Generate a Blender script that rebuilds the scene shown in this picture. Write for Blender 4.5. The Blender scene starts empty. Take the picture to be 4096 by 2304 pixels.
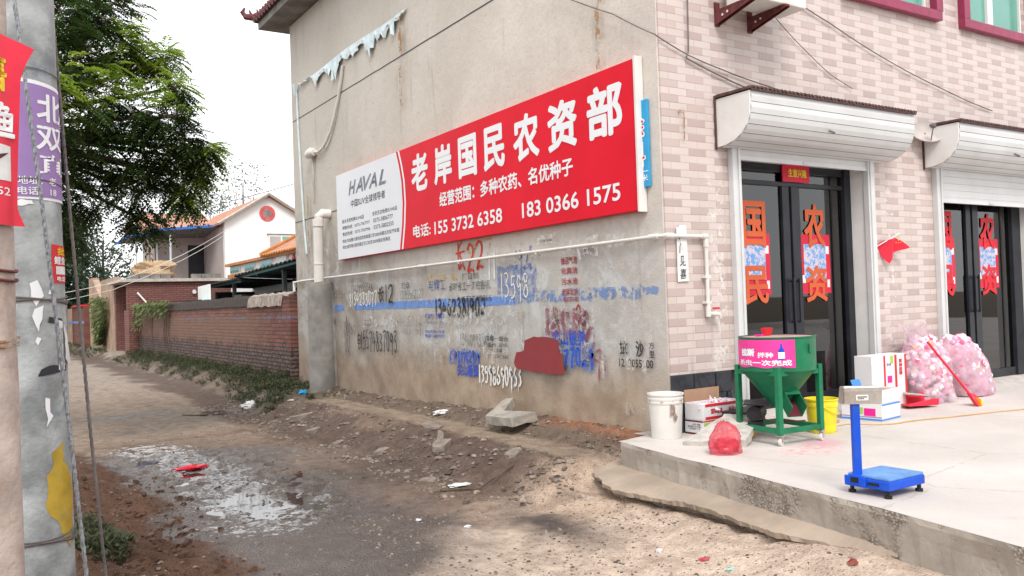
import bpy, bmesh, math, random
from mathutils import Vector, Matrix, noise
random.seed(7)
SC = bpy.context.scene
COL = SC.collection
rad = math.radians
# ---------------------------------------------------------------- camera, sky, sun, exposure
cam_d = bpy.data.cameras.new('camera'); cam = bpy.data.objects.new('camera', cam_d); COL.objects.link(cam)
cam_d.sensor_width = 36; cam_d.lens = 30.09; cam_d.clip_end = 2000; cam_d.clip_start = .05
yw, pt, rl = 0.5689886, 0.01909221, -0.0332857
fwd = Vector((math.sin(yw)*math.cos(pt), math.cos(yw)*math.cos(pt), math.sin(pt)))
rt0 = Vector((math.cos(yw), -math.sin(yw), 0)); up0 = rt0.cross(fwd)
rgt = rt0*math.cos(rl)+up0*math.sin(rl); upv = -rt0*math.sin(rl)+up0*math.cos(rl)
mw = Matrix((rgt, upv, -fwd)).transposed().to_4x4(); mw.translation = (-5.18, -5.62, 1.18)
cam.matrix_world = mw
SC.camera = cam
SUN_EL, SUN_ROT = rad(48), rad(205)          # rotation: 0 = +Y, clockwise seen from above
W = bpy.data.worlds.new('World'); SC.world = W; W.use_nodes = True
wn = W.node_tree; wn.nodes.clear()
sky = wn.nodes.new('ShaderNodeTexSky'); sky.sky_type = 'NISHITA'; sky.sun_disc = False
sky.sun_elevation = SUN_EL; sky.sun_rotation = SUN_ROT; sky.dust_density = 1; sky.air_density = 1.3
hs = wn.nodes.new('ShaderNodeHueSaturation'); hs.inputs['Saturation'].default_value = .12
bg = wn.nodes.new('ShaderNodeBackground'); bg.inputs['Strength'].default_value = .135
wo = wn.nodes.new('ShaderNodeOutputWorld')
cl = wn.nodes.new('ShaderNodeMix'); cl.data_type = 'RGBA'; cl.inputs[0].default_value = .8; cl.inputs[7].default_value = (8.6, 8.7, 8.9, 1)   # cloud deck
wn.links.new(sky.outputs[0], hs.inputs['Color']); wn.links.new(hs.outputs[0], cl.inputs[6]); wn.links.new(cl.outputs[2], bg.inputs[0]); wn.links.new(bg.outputs[0], wo.inputs[0])
sl = bpy.data.lights.new('sun', 'SUN'); sl.energy = 1.75; sl.angle = rad(20); sl.color = (1, .955, .9)
so = bpy.data.objects.new('sun', sl); COL.objects.link(so)
sd = Vector((math.sin(SUN_ROT)*math.cos(SUN_EL), math.cos(SUN_ROT)*math.cos(SUN_EL), math.sin(SUN_EL)))
so.rotation_euler = sd.to_track_quat('Z', 'Y').to_euler()
SC.view_settings.view_transform = 'Standard'; SC.view_settings.look = 'None'
SC.view_settings.gamma = 1; SC.view_settings.exposure = .55
SC.view_settings.use_curve_mapping = False
SC.cycles.max_bounces = 8

# ---------------------------------------------------------------- materials
class G:
    def __init__(s, name):
        s.m = bpy.data.materials.new(name); s.m.use_nodes = True; s.t = s.m.node_tree; s.t.nodes.clear()
    def n(s, ty, **k):
        x = s.t.nodes.new(ty)
        for a, b in k.items(): setattr(x, a, b)
        return x
    def put(s, sock, v):
        if isinstance(v, bpy.types.NodeSocket): s.t.links.new(v, sock)
        elif v is not None:
            if sock.type == 'RGBA' and not hasattr(v, '__len__'): v = (v, v, v, 1)
            elif sock.type == 'RGBA' and len(v) == 3: v = (*v, 1)
            sock.default_value = v
    def ma(s, op, a, b=None, c=None):
        x = s.n('ShaderNodeMath', operation=op)
        for i, v in enumerate((a, b, c)):
            if v is not None: s.put(x.inputs[i], v)
        return x.outputs[0]
    def mix(s, f, a, b, bt='MIX'):
        x = s.n('ShaderNodeMix', data_type='RGBA', blend_type=bt)
        s.put(x.inputs[0], f); s.put(x.inputs[6], a); s.put(x.inputs[7], b); return x.outputs[2]
    def pos(s): return s.n('ShaderNodeNewGeometry').outputs['Position']
    def obj(s): return s.n('ShaderNodeTexCoord').outputs['Object']
    def island(s): return s.n('ShaderNodeNewGeometry').outputs['Random Per Island']
    def sep(s, v):
        x = s.n('ShaderNodeSeparateXYZ'); s.put(x.inputs[0], v); return x.outputs
    def comb(s, a, b, c=0):
        x = s.n('ShaderNodeCombineXYZ')
        for i, v in enumerate((a, b, c)): s.put(x.inputs[i], v)
        return x.outputs[0]
    def noise(s, v, sc, det=4, ro=.55, dist=0):
        x = s.n('ShaderNodeTexNoise'); s.put(x.inputs['Vector'], v); x.inputs['Scale'].default_value = sc
        x.inputs['Detail'].default_value = det; x.inputs['Roughness'].default_value = ro; x.inputs['Distortion'].default_value = dist
        return x.outputs[0]
    def scl(s, v, k):
        x = s.n('ShaderNodeVectorMath', operation='MULTIPLY'); s.put(x.inputs[0], v); x.inputs[1].default_value = k; return x.outputs[0]
    def vor(s, v, sc, feat='F1', out=0):
        x = s.n('ShaderNodeTexVoronoi', feature=feat); s.put(x.inputs['Vector'], v); x.inputs['Scale'].default_value = sc; return x.outputs[out]
    def st(s, v, a, b):                       # smoothstep a..b
        x = s.n('ShaderNodeMapRange', interpolation_type='SMOOTHSTEP'); s.put(x.inputs[0], v)
        x.inputs[1].default_value = a; x.inputs[2].default_value = b; return x.outputs[0]
    def lin(s, v, a, b, c, d):
        x = s.n('ShaderNodeMapRange'); s.put(x.inputs[0], v)
        for i, q in enumerate((a, b, c, d)): x.inputs[i+1].default_value = q
        return x.outputs[0]
    def bump(s, h, st=.5, d=.01):
        x = s.n('ShaderNodeBump'); s.put(x.inputs['Height'], h); x.inputs['Strength'].default_value = st; x.inputs['Distance'].default_value = d
        return x.outputs[0]
    def bsdf(s, col, ro=.7, me=0., nrm=None, **k):
        x = s.n('ShaderNodeBsdfPrincipled'); s.put(x.inputs['Base Color'], col); s.put(x.inputs['Roughness'], ro); s.put(x.inputs['Metallic'], me)
        if nrm is not None: s.put(x.inputs['Normal'], nrm)
        for a, b in k.items(): s.put(x.inputs[a.replace('_', ' ')], b)
        return x.outputs[0]
    def shmix(s, f, a, b):
        x = s.n('ShaderNodeMixShader'); s.put(x.inputs[0], f); s.put(x.inputs[1], a); s.put(x.inputs[2], b); return x.outputs[0]
    def out(s, sh):
        o = s.n('ShaderNodeOutputMaterial'); s.t.links.new(sh, o.inputs[0]); return s.m

def simple(name, col, ro=.6, var=.15, sc=6, me=0, bump=0, bsc=40, dirt=0, dcol=(.2, .16, .12), **k):
    g = G(name); p = g.pos()
    a = tuple(c*(1-var) for c in col); b = tuple(min(1, c*(1+var)) for c in col)
    c = g.mix(g.st(g.noise(p, sc, 5), .3, .7), a, b)
    if dirt: c = g.mix(g.ma('MULTIPLY', g.st(g.noise(p, sc*.6, 7, .68), .5, .72), dirt), c, dcol)
    nr = g.bump(g.noise(p, bsc, 4), bump, .01) if bump else None
    k.setdefault('Specular_IOR_Level', .28)
    return g.out(g.bsdf(c, ro, me, nr, **k))

def m_paint(name, col, lo=None, hi=.6, sc=9, op=1.):     # flat paint on a wall; lo/hi: worn away by noise
    g = G(name); p = g.pos()
    c = g.mix(g.noise(p, 12, 4), tuple(x*.85 for x in col), tuple(min(1, x*1.12) for x in col))
    sh = g.bsdf(c, .75)
    if lo is not None:
        f = g.ma('MULTIPLY', g.st(g.ma('ADD', g.ma('MULTIPLY', g.noise(p, sc, 7, .7), .7), g.ma('MULTIPLY', g.noise(g.scl(p, (1, 1, .4)), sc*3.2, 5, .7), .3)), lo, hi), op)
        sh = g.shmix(f, g.n('ShaderNodeBsdfTransparent').outputs[0], sh)
    return g.out(sh)

def m_side():
    g = G('stained_render'); p = g.pos(); x, y, z = g.sep(p)
    n1 = g.noise(p, .7, 6, .6, .4); n2 = g.noise(p, 3.2, 6, .62); n3 = g.noise(p, 22, 4)
    zz = g.ma('ADD', z, g.ma('MULTIPLY', g.ma('SUBTRACT', n1, .5), 1.1))
    zy = g.ma('ADD', zz, g.lin(y, 4, 9.8, 0, -.9))
    up = g.mix(g.st(n1, .35, .65), (.61, .55, .48), (.71, .645, .575))
    up = g.mix(g.ma('MULTIPLY', g.lin(y, 3, 9.8, 0, 1), .62), up, (.40, .385, .34))
    up = g.mix(g.ma('MULTIPLY', g.st(n2, .55, .75), .3), up, (.60, .53, .47))
    mid = g.mix(g.st(n2, .35, .62), (.32, .285, .245), (.46, .415, .365))
    mid = g.mix(g.ma('MULTIPLY', g.ma('MULTIPLY', g.st(z, .5, .75), g.st(y, 9, 3.5)), g.lin(n1, .3, .65, .35, .75)), mid, (.475, .465, .45))
    blot = g.st(g.noise(p, 2.1, 7, .7, 1.), .47, .61)
    pale = g.ma('MULTIPLY', blot, g.ma('MULTIPLY', g.st(z, .45, .8), .85))
    mid = g.mix(pale, mid, (.54, .545, .54))
    c = g.mix(g.st(zy, 1.35, 2.3), mid, up)
    low = g.mix(g.st(n2, .3, .7), (.27, .195, .135), (.40, .31, .23))
    c = g.mix(g.st(zz, .72, .22), c, low)
    c = g.mix(g.ma('MULTIPLY', g.st(g.noise(g.scl(p, (1, 3.2, .35)), 1.6, 6, .65), .55, .75), .42), c, (.22, .19, .16))
    # vertical run-off streaks, darker towards the low far end, a dark damp slant
    c = g.mix(g.ma('MULTIPLY', g.st(y, 2.5, 9.0), g.ma('MULTIPLY', g.st(zz, 2.4, 1.2), .38)), c, (.16, .13, .105))
    d = g.ma('ABSOLUTE', g.ma('SUBTRACT', g.ma('ADD', y, g.ma('MULTIPLY', z, -.9)), 6.15))
    c = g.mix(g.ma('MULTIPLY', g.ma('MULTIPLY', g.st(d, .28, .0), g.st(z, 1.5, 1.15)), .5), c, (.17, .13, .10))
    c = g.mix(g.ma('MULTIPLY', g.st(n3, .45, .75), .16), c, (.18, .16, .14))
    c = g.mix(g.ma('MULTIPLY', g.st(y, .55, .1), .35), c, (.60, .54, .49))
    nr = g.bump(g.ma('ADD', g.noise(p, 5, 5), g.ma('MULTIPLY', g.noise(p, 60, 4), .35)), .35, .03)
    return g.out(g.bsdf(c, .85, 0, nr))

def m_tiles():
    g = G('facade_tiles'); x, y, z = g.sep(g.pos())
    row = g.ma('FLOOR', g.ma('DIVIDE', z, .0665)); fz = g.ma('FRACT', g.ma('DIVIDE', z, .0665))
    odd = g.ma('PINGPONG', row, 1)
    u = g.ma('ADD', g.ma('DIVIDE', x, .215), g.ma('MULTIPLY', odd, 1.5))
    cl = g.ma('FLOOR', u); fu = g.ma('FRACT', u)
    dark = g.ma('LESS_THAN', g.ma('ABSOLUTE', g.ma('FLOORED_MODULO', cl, 3)), .5)
    wn_ = g.n('ShaderNodeTexWhiteNoise'); g.put(wn_.inputs[0], g.comb(cl, row)); rv = wn_.outputs[0]; rc = wn_.outputs[1]
    lt = g.mix(rv, (.565, .485, .455), (.61, .515, .485)); dk = g.mix(rv, (.42, .33, .305), (.53, .425, .395))
    c = g.mix(dark, lt, dk)
    p = g.pos()
    c = g.mix(g.ma('MULTIPLY', g.st(g.noise(p, 1.3, 5), .45, .75), .3), c, (.45, .41, .36))
    c = g.mix(g.ma('MULTIPLY', g.st(g.noise(g.scl(p, (5, 1, .5)), 1.2, 5), .6, .8), .45), c, (.30, .23, .18))
    mz = g.ma('LESS_THAN', fz, .1); mx = g.ma('LESS_THAN', fu, .03); mo = g.ma('MAXIMUM', mz, mx)
    c = g.mix(g.ma('MULTIPLY', mo, g.lin(g.noise(p, 3, 3), .3, .7, .25, .7)), c, (.30, .24, .21))
    glue = g.ma('MULTIPLY', g.st(g.noise(p, 13, 5, .7), .53, .6), g.ma('MULTIPLY', g.st(g.ma('PINGPONG', g.ma('SUBTRACT', x, .64), 1.3), .16, .04), g.st(z, 2.5, 2.2)))
    c = g.mix(glue, c, (.66, .62, .58))
    h = g.ma('SUBTRACT', 1, mo)
    return g.out(g.bsdf(c, g.lin(rv, 0, 1, .3, .5), 0, g.bump(g.ma('ADD', h, g.ma('MULTIPLY', g.noise(p, 9, 3), .6)), .45, .006)))

def m_brick(name, ax, wear=0., c1=(.25, .085, .06), c2=(.13, .05, .04), mort=(.075, .055, .045), bw=.25, rh=.075, mw_=.014):
    g = G(name); p = g.pos(); x, y, z = g.sep(p)
    wob = g.noise(p, 3, 3)
    v = g.comb(y if ax == 'y' else x, g.ma('ADD', z, g.ma('MULTIPLY', wob, .03)))
    b = g.n('ShaderNodeTexBrick'); g.put(b.inputs['Vector'], v); b.inputs['Scale'].default_value = 1
    b.inputs['Brick Width'].default_value = bw; b.inputs['Row Height'].default_value = rh; b.inputs['Mortar Size'].default_value = mw_
    b.inputs['Mortar Smooth'].default_value = .3; b.inputs['Bias'].default_value = -.1
    n1 = g.noise(p, 2.4, 6, .65); n2 = g.noise(p, 14, 5, .6)
    g.put(b.inputs['Color1'], c1); g.put(b.inputs['Color2'], c2); g.put(b.inputs['Mortar'], mort)
    c = g.mix(g.ma('MULTIPLY', g.st(n2, .35, .7), .45), b.outputs[0], tuple(q*.55 for q in c1))
    h = g.ma('ADD', g.ma('MULTIPLY', b.outputs[1], -1.0), g.ma('MULTIPLY', n2, .8))
    if wear:
        zz = g.ma('ADD', z, g.ma('MULTIPLY', g.ma('SUBTRACT', n1, .5), .8))
        pl = g.ma('MULTIPLY', g.st(zz, .45, .62), g.st(zz, 1.22, 1.05))
        pl = g.ma('MULTIPLY', pl, g.ma('MULTIPLY', g.st(g.ma('ADD', y, g.ma('MULTIPLY', n1, 3)), 12.4, 14.5), .45))
        c = g.mix(pl, c, g.mix(n2, (.17, .115, .08), (.23, .16, .11)))
        lowm = g.st(zz, .62, .38)
        c = g.mix(g.ma('MULTIPLY', lowm, .8), c, g.mix(g.st(n2, .4, .6), (.035, .028, .025), (.15, .11, .095)))
        c = g.mix(g.ma('MULTIPLY', b.outputs[1], g.ma('MULTIPLY', lowm, .8)), c, (.015, .012, .01))
        bl = g.ma('MULTIPLY', g.ma('MULTIPLY', g.st(z, 1.02, 1.04), g.st(z, 1.14, 1.12)), g.ma('MULTIPLY', g.st(n1, .5, .6), .35))
        c = g.mix(bl, c, (.15, .2, .32))
    return g.out(g.bsdf(c, .9, 0, g.bump(h, .9, .02)))

def m_rooftile(name, ax, c1=(.50, .23, .14), c2=(.34, .15, .10), w=.22, l=.3):
    g = G(name); p = g.pos(); x, y, z = g.sep(p)
    u = x if ax == 'x' else y; v = z if ax == 'x' else z
    cu = g.ma('FLOOR', g.ma('DIVIDE', u, w)); fu = g.ma('FRACT', g.ma('DIVIDE', u, w))
    cv = g.ma('FLOOR', g.ma('DIVIDE', v, l*.35)); fv = g.ma('FRACT', g.ma('DIVIDE', v, l*.35))
    r = g.n('ShaderNodeTexWhiteNoise'); g.put(r.inputs[0], g.comb(cu, cv))
    c = g.mix(r.outputs[0], c1, tuple(q*1.25 for q in c1)); c = g.mix(g.st(g.noise(p, 2, 5), .45, .75), c, c2)
    ln = g.ma('MAXIMUM', g.st(fv, .22, .08), g.ma('MULTIPLY', g.st(g.ma('ABSOLUTE', g.ma('SUBTRACT', fu, .5)), .38, .5), .6))
    c = g.mix(g.ma('MULTIPLY', ln, .75), c, (.11, .05, .04))
    return g.out(g.bsdf(c, .7, 0, g.bump(g.ma('ADD', g.ma('SINE', g.ma('MULTIPLY', fu, 6.28)), fv), .8, .03)))

def m_leaf(name, c1, c2, tr=.35):
    g = G(name); r = g.island(); n = g.noise(g.pos(), .9, 3)
    c = g.mix(g.ma('ADD', g.ma('MULTIPLY', r, .55), g.ma('MULTIPLY', n, .45)), c1, c2)
    d = g.bsdf(c, .55); t = g.n('ShaderNodeBsdfTranslucent'); g.put(t.inputs[0], g.mix(.4, c, tuple(min(1, q*1.8) for q in c2)))
    return g.out(g.shmix(tr, d, t.outputs[0]))

def m_slab():
    g = G('forecourt_concrete'); p = g.pos(); x, y, z = g.sep(p)
    n1 = g.noise(p, .8, 6, .6); n2 = g.noise(p, 40, 4); n3 = g.noise(p, 5, 6, .65)
    c = g.mix(g.st(n1, .3, .7), (.50, .455, .425), (.60, .56, .53)); c = g.mix(g.ma('MULTIPLY', g.st(n2, .5, .8), .25), c, (.33, .29, .26))
    c = g.mix(g.ma('MULTIPLY', g.st(n3, .55, .75), .28), c, (.40, .35, .31))
    ck = g.vor(g.mix(.12, p, g.noise(p, 3, 5)) if False else p, .55, 'DISTANCE_TO_EDGE'); wv = g.ma('ADD', ck, g.ma('MULTIPLY', g.ma('SUBTRACT', g.noise(p, 7, 6, .7), .5), .05))
    c = g.mix(g.ma('MULTIPLY', g.st(g.ma('ABSOLUTE', wv), .006, .001), .3), c, (.24, .20, .17))
    c = g.mix(g.ma('MULTIPLY', g.st(y, -.45, .05), g.ma('MULTIPLY', g.st(n3, .4, .65), .5)), c, (.30, .25, .21))
    dx = g.ma('SUBTRACT', x, .22); dy = g.ma('SUBTRACT', y, -1.32)
    e1 = g.ma('SQRT', g.ma('ADD', g.ma('POWER', g.ma('MULTIPLY', dx, 1.7), 2), g.ma('POWER', g.ma('MULTIPLY', dy, 2.6), 2)))
    pk = g.ma('MULTIPLY', g.st(e1, .75, .2), g.st(g.noise(p, 14, 6, .7), .44, .6))
    c = g.mix(g.ma('MULTIPLY', pk, .75), c, (.72, .22, .24))
    ex = g.ma('SUBTRACT', x, .55); ey = g.ma('SUBTRACT', y, -1.18)
    e2 = g.ma('SQRT', g.ma('ADD', g.ma('POWER', g.ma('MULTIPLY', ex, 2.4), 2), g.ma('POWER', g.ma('MULTIPLY', ey, 3.2), 2)))
    c = g.mix(g.ma('MULTIPLY', g.st(e2, .7, .1), .5), c, (.62, .2, .3))
    # cast face: honeycombed gravel showing
    nz = g.sep(g.n('ShaderNodeNewGeometry').outputs['Normal'])[2]
    face = g.st(nz, .8, .4)
    vo = g.vor(p, 55); hon = g.ma('MULTIPLY', g.st(g.noise(p, 2.6, 6, .65), .47, .6), .8)
    fc = g.mix(g.st(g.noise(p, 4, 5), .35, .65), (.29, .25, .21), (.40, .355, .305))
    fc = g.mix(hon, fc, g.mix(g.st(vo, .2, .55), (.42, .37, .32), (.17, .14, .11)))
    c = g.mix(face, c, fc)
    h = g.ma('ADD', g.ma('MULTIPLY', g.ma('MULTIPLY', vo, g.ma('MULTIPLY', hon, face)), -2.5), g.ma('MULTIPLY', n2, .4))
    return g.out(g.bsdf(c, .8, 0, g.bump(h, .6, .012)))

def m_ground():
    g = G('wet_dirt_road'); p = g.pos()
    a = g.n('ShaderNodeVertexColor', layer_name='Soil'); w = g.n('ShaderNodeVertexColor', layer_name='Wet')
    ws = g.sep(w.outputs[0]); wet = ws[0]; spk = ws[1]
    n1 = g.noise(p, 7, 7, .7); n2 = g.noise(p, 60, 5, .65); n4 = g.noise(g.scl(p, (2.2, .4, 1)), 1.5, 6, .6); vo = g.vor(p, 38); vo2 = g.vor(p, 95)
    c = g.mix(g.st(n1, .3, .7), g.mix(1, a.outputs[0], (.72, .68, .66), 'MULTIPLY'), g.mix(1, a.outputs[0], (1.2, 1.18, 1.16), 'MULTIPLY'))
    c = g.mix(g.ma('MULTIPLY', g.st(n4, .5, .7), .35), c, g.mix(1, c, (.62, .55, .52), 'MULTIPLY'))
    peb = g.ma('MULTIPLY', g.st(vo, .26, .14), g.st(g.noise(p, 3.5, 4), .46, .58))
    c = g.mix(g.ma('MULTIPLY', peb, .5), c, g.mix(n2, (.36, .31, .27), (.16, .12, .10)))
    c = g.mix(g.ma('MULTIPLY', g.st(n2, .60, .74), .45), c, g.mix(1, c, (1.6, 1.6, 1.6), 'MULTIPLY'))
    c = g.mix(g.ma('MULTIPLY', g.st(n2, .44, .3), .6), c, g.mix(1, c, (.35, .31, .29), 'MULTIPLY'))
    ro = g.lin(g.ma('ADD', wet, g.ma('MULTIPLY', g.ma('SUBTRACT', n1, .5), .7)), .25, .95, .92, .22)
    h = g.ma('ADD', g.ma('ADD', n1, g.ma('MULTIPLY', n2, .5)), g.ma('MULTIPLY', g.ma('SUBTRACT', .4, g.ma('MINIMUM', vo, .4)), 1.3))
    h = g.ma('ADD', h, g.ma('MULTIPLY', vo2, -.3))
    soil = g.bsdf(c, ro, 0, g.bump(h, .9, .03), Specular_IOR_Level=g.lin(wet, 0, 1, .2, .7))
    # films of water lying between the grains where the road is soaked
    fn = g.ma('ADD', g.ma('MULTIPLY', g.noise(p, 17, 5, .7, .6), .75), g.ma('MULTIPLY', g.noise(p, 52, 3), .25))
    film = g.st(g.ma('ADD', fn, g.ma('MULTIPLY', g.ma('SUBTRACT', spk, 1), .34)), .455, .50)
    wt = g.bsdf(g.mix(.5, c, (.02, .02, .02)), .07, 0, None, IOR=1.7, Specular_IOR_Level=.9)
    return g.out(g.shmix(film, soil, wt))

MAT = {}
MAT['side'] = m_side(); MAT['tiles'] = m_tiles(); MAT['slab'] = m_slab(); MAT['ground'] = m_ground()
MAT['brick_alley'] = m_brick('old_alley_brick', 'y', 1.); MAT['brick_y'] = m_brick('red_brick_y', 'y'); MAT['brick_x'] = m_brick('red_brick_x', 'x', 0, (.27, .10, .085), (.19, .075, .065))
MAT['conc'] = simple('grey_cement', (.215, .205, .19), .85, .28, 3, bump=.5, bsc=30, dirt=.6, dcol=(.13, .12, .105))
MAT['trim'] = simple('brown_grey_trim', (.10, .055, .05), .6, .3, 20)
MAT['eavetile'] = simple('dull_red_glazed_tile', (.15, .045, .045), .45, .3, 9)
MAT['dishpaint'] = simple('weathered_dish', (.50, .45, .43), .6, .1, 6)
MAT['concpale'] = simple('pale_cement', (.46, .42, .37), .85, .15, 7, bump=.5, bsc=60, dirt=.4, dcol=(.25, .2, .16))
MAT['ledge'] = simple('muddy_cement', (.36, .29, .23), .8, .14, 2.2, bump=.3, bsc=40, dirt=.45, dcol=(.22, .16, .115))
MAT['pole'] = simple('pole_cement', (.36, .38, .38), .8, .38, 5, bump=.4, bsc=50, dirt=.85, dcol=(.15, .18, .225))
MAT['pole2'] = simple('flaking_pole_cement', (.48, .40, .355), .8, .2, 7, bump=.5, bsc=25, dirt=.6, dcol=(.30, .19, .14))
MAT['pvc'] = simple('white_pvc', (.70, .68, .64), .35, .05, 5, dirt=.25, dcol=(.45, .4, .33))
MAT['white'] = simple('white_paint', (.74, .73, .71), .45, .05, 4, dirt=.2, dcol=(.5, .46, .4))
MAT['whitewall'] = simple('white_render', (.78, .77, .76), .8, .03, 2, dirt=.12, dcol=(.55, .5, .45))
MAT['shade'] = simple('shaded_white_render', (.42, .37, .35), .85, .06, 2)  # darker copy of the white house walls, shade put into the colour
MAT['alu'] = simple('shutter_slats', (.62, .63, .63), .4, .05, 3, me=.1)
MAT['steel'] = simple('brushed_stainless', (.62, .60, .57), .28, .08, 40, me=1)
MAT['rust'] = simple('rusty_maroon_steel', (.13, .035, .035), .6, .3, 20)
MAT['black'] = simple('black_metal', (.018, .018, .02), .45, .3, 8)
MAT['dframe'] = simple('dark_door_frame', (.022, .024, .03), .3, .2, 5)
MAT['black_and_shade'] = simple('black_sheet_and_shade', (.03, .028, .027), .8, .4, 5)  # black sheeting; on the shed back wall this colour paints the shade
MAT['red'] = simple('sign_red', (.72, .010, .028), .5, .05, 2, Specular_IOR_Level=.12)
MAT['signwhite'] = simple('sign_white', (.74, .76, .80), .42, .02, 2)
MAT['signblue'] = simple('sign_blue', (.03, .33, .62), .45, .06, 3)
MAT['letter_w'] = simple('white_lettering', (.83, .84, .86), .45, .02, 2)
MAT['letter_k'] = simple('black_lettering', (.03, .03, .04), .5, .05, 2)
MAT['letter_g'] = simple('chrome_grey_lettering', (.15, .165, .20), .4, .6, 14, me=.2)
MAT['letter_y'] = simple('yellow_lettering', (.80, .58, .04), .5, .05, 2)
MAT['letter_o'] = simple('orange_lettering', (.56, .105, .035), .5, .08, 3)
MAT['letter_r'] = simple('red_lettering', (.62, .02, .03), .5, .05, 3)
MAT['cred'] = simple('couplet_red', (.58, .02, .05), .5, .1, 4)
MAT['paper'] = simple('white_paper', (.70, .70, .69), .8, .08, 14, dirt=.3, dcol=(.5, .47, .42))
MAT['purple'] = simple('purple_poster', (.30, .19, .42), .5, .06, 3)
MAT['green'] = simple('green_enamel', (.012, .165, .075), .45, .18, 7, dirt=.5, dcol=(.06, .13, .085))
MAT['pinkdust'] = simple('pink_dusted_steel', (.46, .26, .27), .7, .2, 6)
MAT['pinklabel'] = simple('magenta_label', (.80, .05, .30), .5, .12, 3)
MAT['blue'] = simple('blue_enamel', (.006, .075, .55), .42, .1, 6, dirt=.3, dcol=(.06, .12, .36))
MAT['bluetop'] = simple('worn_blue_plate', (.13, .29, .60), .5, .18, 7)
MAT['yellow'] = simple('yellow_plastic', (.78, .66, .035), .4, .07, 5, dirt=.3, dcol=(.55, .42, .12))
MAT['bucket'] = simple('white_plastic', (.70, .68, .64), .45, .05, 6, dirt=.35, dcol=(.48, .43, .37))
MAT['mud'] = simple('dried_mortar', (.32, .24, .20), .9, .25, 20, bump=.6)
MAT['card'] = simple('brown_cardboard', (.42, .26, .17), .8, .08, 5)
MAT['cardw'] = simple('white_cardboard', (.74, .73, .74), .6, .03, 4)
MAT['stripe_r'] = simple('red_print', (.62, .03, .04), .5, .04, 3)
MAT['stripe_b'] = simple('blue_print', (.05, .25, .66), .5, .04, 3)
MAT['stripe_m'] = simple('magenta_print', (.78, .02, .28), .5, .04, 3)
MAT['stripe_g'] = simple('green_print', (.35, .55, .08), .5, .04, 3)
MAT['stripe_d'] = simple('dark_maroon_print', (.12, .02, .03), .5, .04, 3)
MAT['redplastic'] = simple('red_plastic', (.70, .03, .06), .35, .1, 5)
MAT['orange'] = simple('orange_cord', (.62, .36, .12), .6, .1, 4)
MAT['wire'] = simple('weathered_wire', (.17, .15, .145), .6, .2, 8)
MAT['strand'] = simple('galvanised_strand', (.33, .35, .37), .45, .35, 60, me=.5)
MAT['maroon'] = simple('maroon_tiles', (.28, .035, .085), .35, .15, 9)
MAT['plinth'] = simple('dark_split_slate', (.035, .037, .047), .45, .3, 9, bump=.9, bsc=16)
MAT['frame_w'] = simple('white_window_frame', (.76, .75, .73), .4, .03, 3)
MAT['tan'] = simple('tan_plaster', (.36, .255, .185), .9, .2, 2.5, bump=.4, bsc=20, dirt=.4, dcol=(.24, .16, .12))
MAT['orangetile'] = simple('orange_glazed_trim', (.50, .20, .06), .5, .2, 5)
MAT['teal'] = simple('teal_sheet', (.28, .56, .52), .5, .1, 2)
MAT['bluesheet'] = simple('blue_awning_sheet', (.03, .14, .48), .5, .08, 3)
MAT['greysheet'] = simple('grey_awning_underside', (.20, .21, .22), .6, .1, 3)
MAT['greypost'] = simple('pale_steel_post', (.50, .53, .56), .5, .08, 3)
MAT['bark'] = simple('bark', (.10, .075, .055), .9, .3, 9, bump=.7, bsc=18)
MAT['leaf'] = m_leaf('pinnate_leaf', (.015, .038, .014), (.07, .125, .026))
MAT['leafy'] = m_leaf('young_leaf', (.13, .23, .025), (.27, .37, .045), .5)
MAT['leafbg'] = m_leaf('distant_leaf', (.022, .045, .026), (.06, .10, .055), .2)
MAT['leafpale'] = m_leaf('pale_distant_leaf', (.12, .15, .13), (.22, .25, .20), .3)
MAT['weed'] = m_leaf('weed_leaf', (.016, .030, .010), (.075, .085, .032), .25)
MAT['vine'] = m_leaf('vine_leaf', (.05, .085, .02), (.17, .20, .06), .35)
MAT['straw'] = simple('dry_straw', (.36, .25, .15), .9, .3, 20, bump=.6)
def m_stone():
    g = G('broken_concrete'); r = g.island(); p = g.pos(); n = g.noise(p, 12, 5, .65)
    c = g.mix(r, (.11, .085, .07), (.36, .30, .25)); c = g.mix(g.st(n, .4, .65), g.mix(1, c, (.6, .57, .55), 'MULTIPLY'), c)
    return g.out(g.bsdf(c, .9, 0, g.bump(g.noise(p, 45, 5), .7, .01), Specular_IOR_Level=.25))
MAT['stone'] = m_stone()
MAT['gravel'] = simple('road_gravel', (.17, .13, .11), .85, .45, 5)
MAT['brown'] = simple('rusted_iron_sheet', (.055, .04, .035), .6, .3, 8)
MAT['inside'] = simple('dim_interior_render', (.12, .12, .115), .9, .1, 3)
MAT['bluebag'] = simple('blue_sacks', (.03, .16, .42), .5, .25, 6)
def m_glass(name, tint, f0=.9):
    g = G(name); t = g.n('ShaderNodeBsdfTransparent'); g.put(t.inputs[0], tint)
    gl = g.n('ShaderNodeBsdfGlossy'); gl.inputs['Roughness'].default_value = .015
    g.put(gl.inputs['Color'], (f0, f0, f0))
    fr = g.n('ShaderNodeFresnel'); fr.inputs[0].default_value = 1.85
    g.put(fr.inputs['Normal'], g.bump(g.noise(g.pos(), 1.6, 2), .05, .02))
    return g.out(g.shmix(fr.outputs[0], t.outputs[0], gl.outputs[0]))
MAT['glass'] = m_glass('dark_door_glass', (.30, .33, .34))
def m_green_glass():
    g = G('green_window_glass'); return g.out(g.bsdf(g.mix(g.noise(g.pos(), 2, 3), (.10, .30, .245), (.16, .40, .33)), .12))
MAT['gglass'] = m_green_glass()
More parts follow.
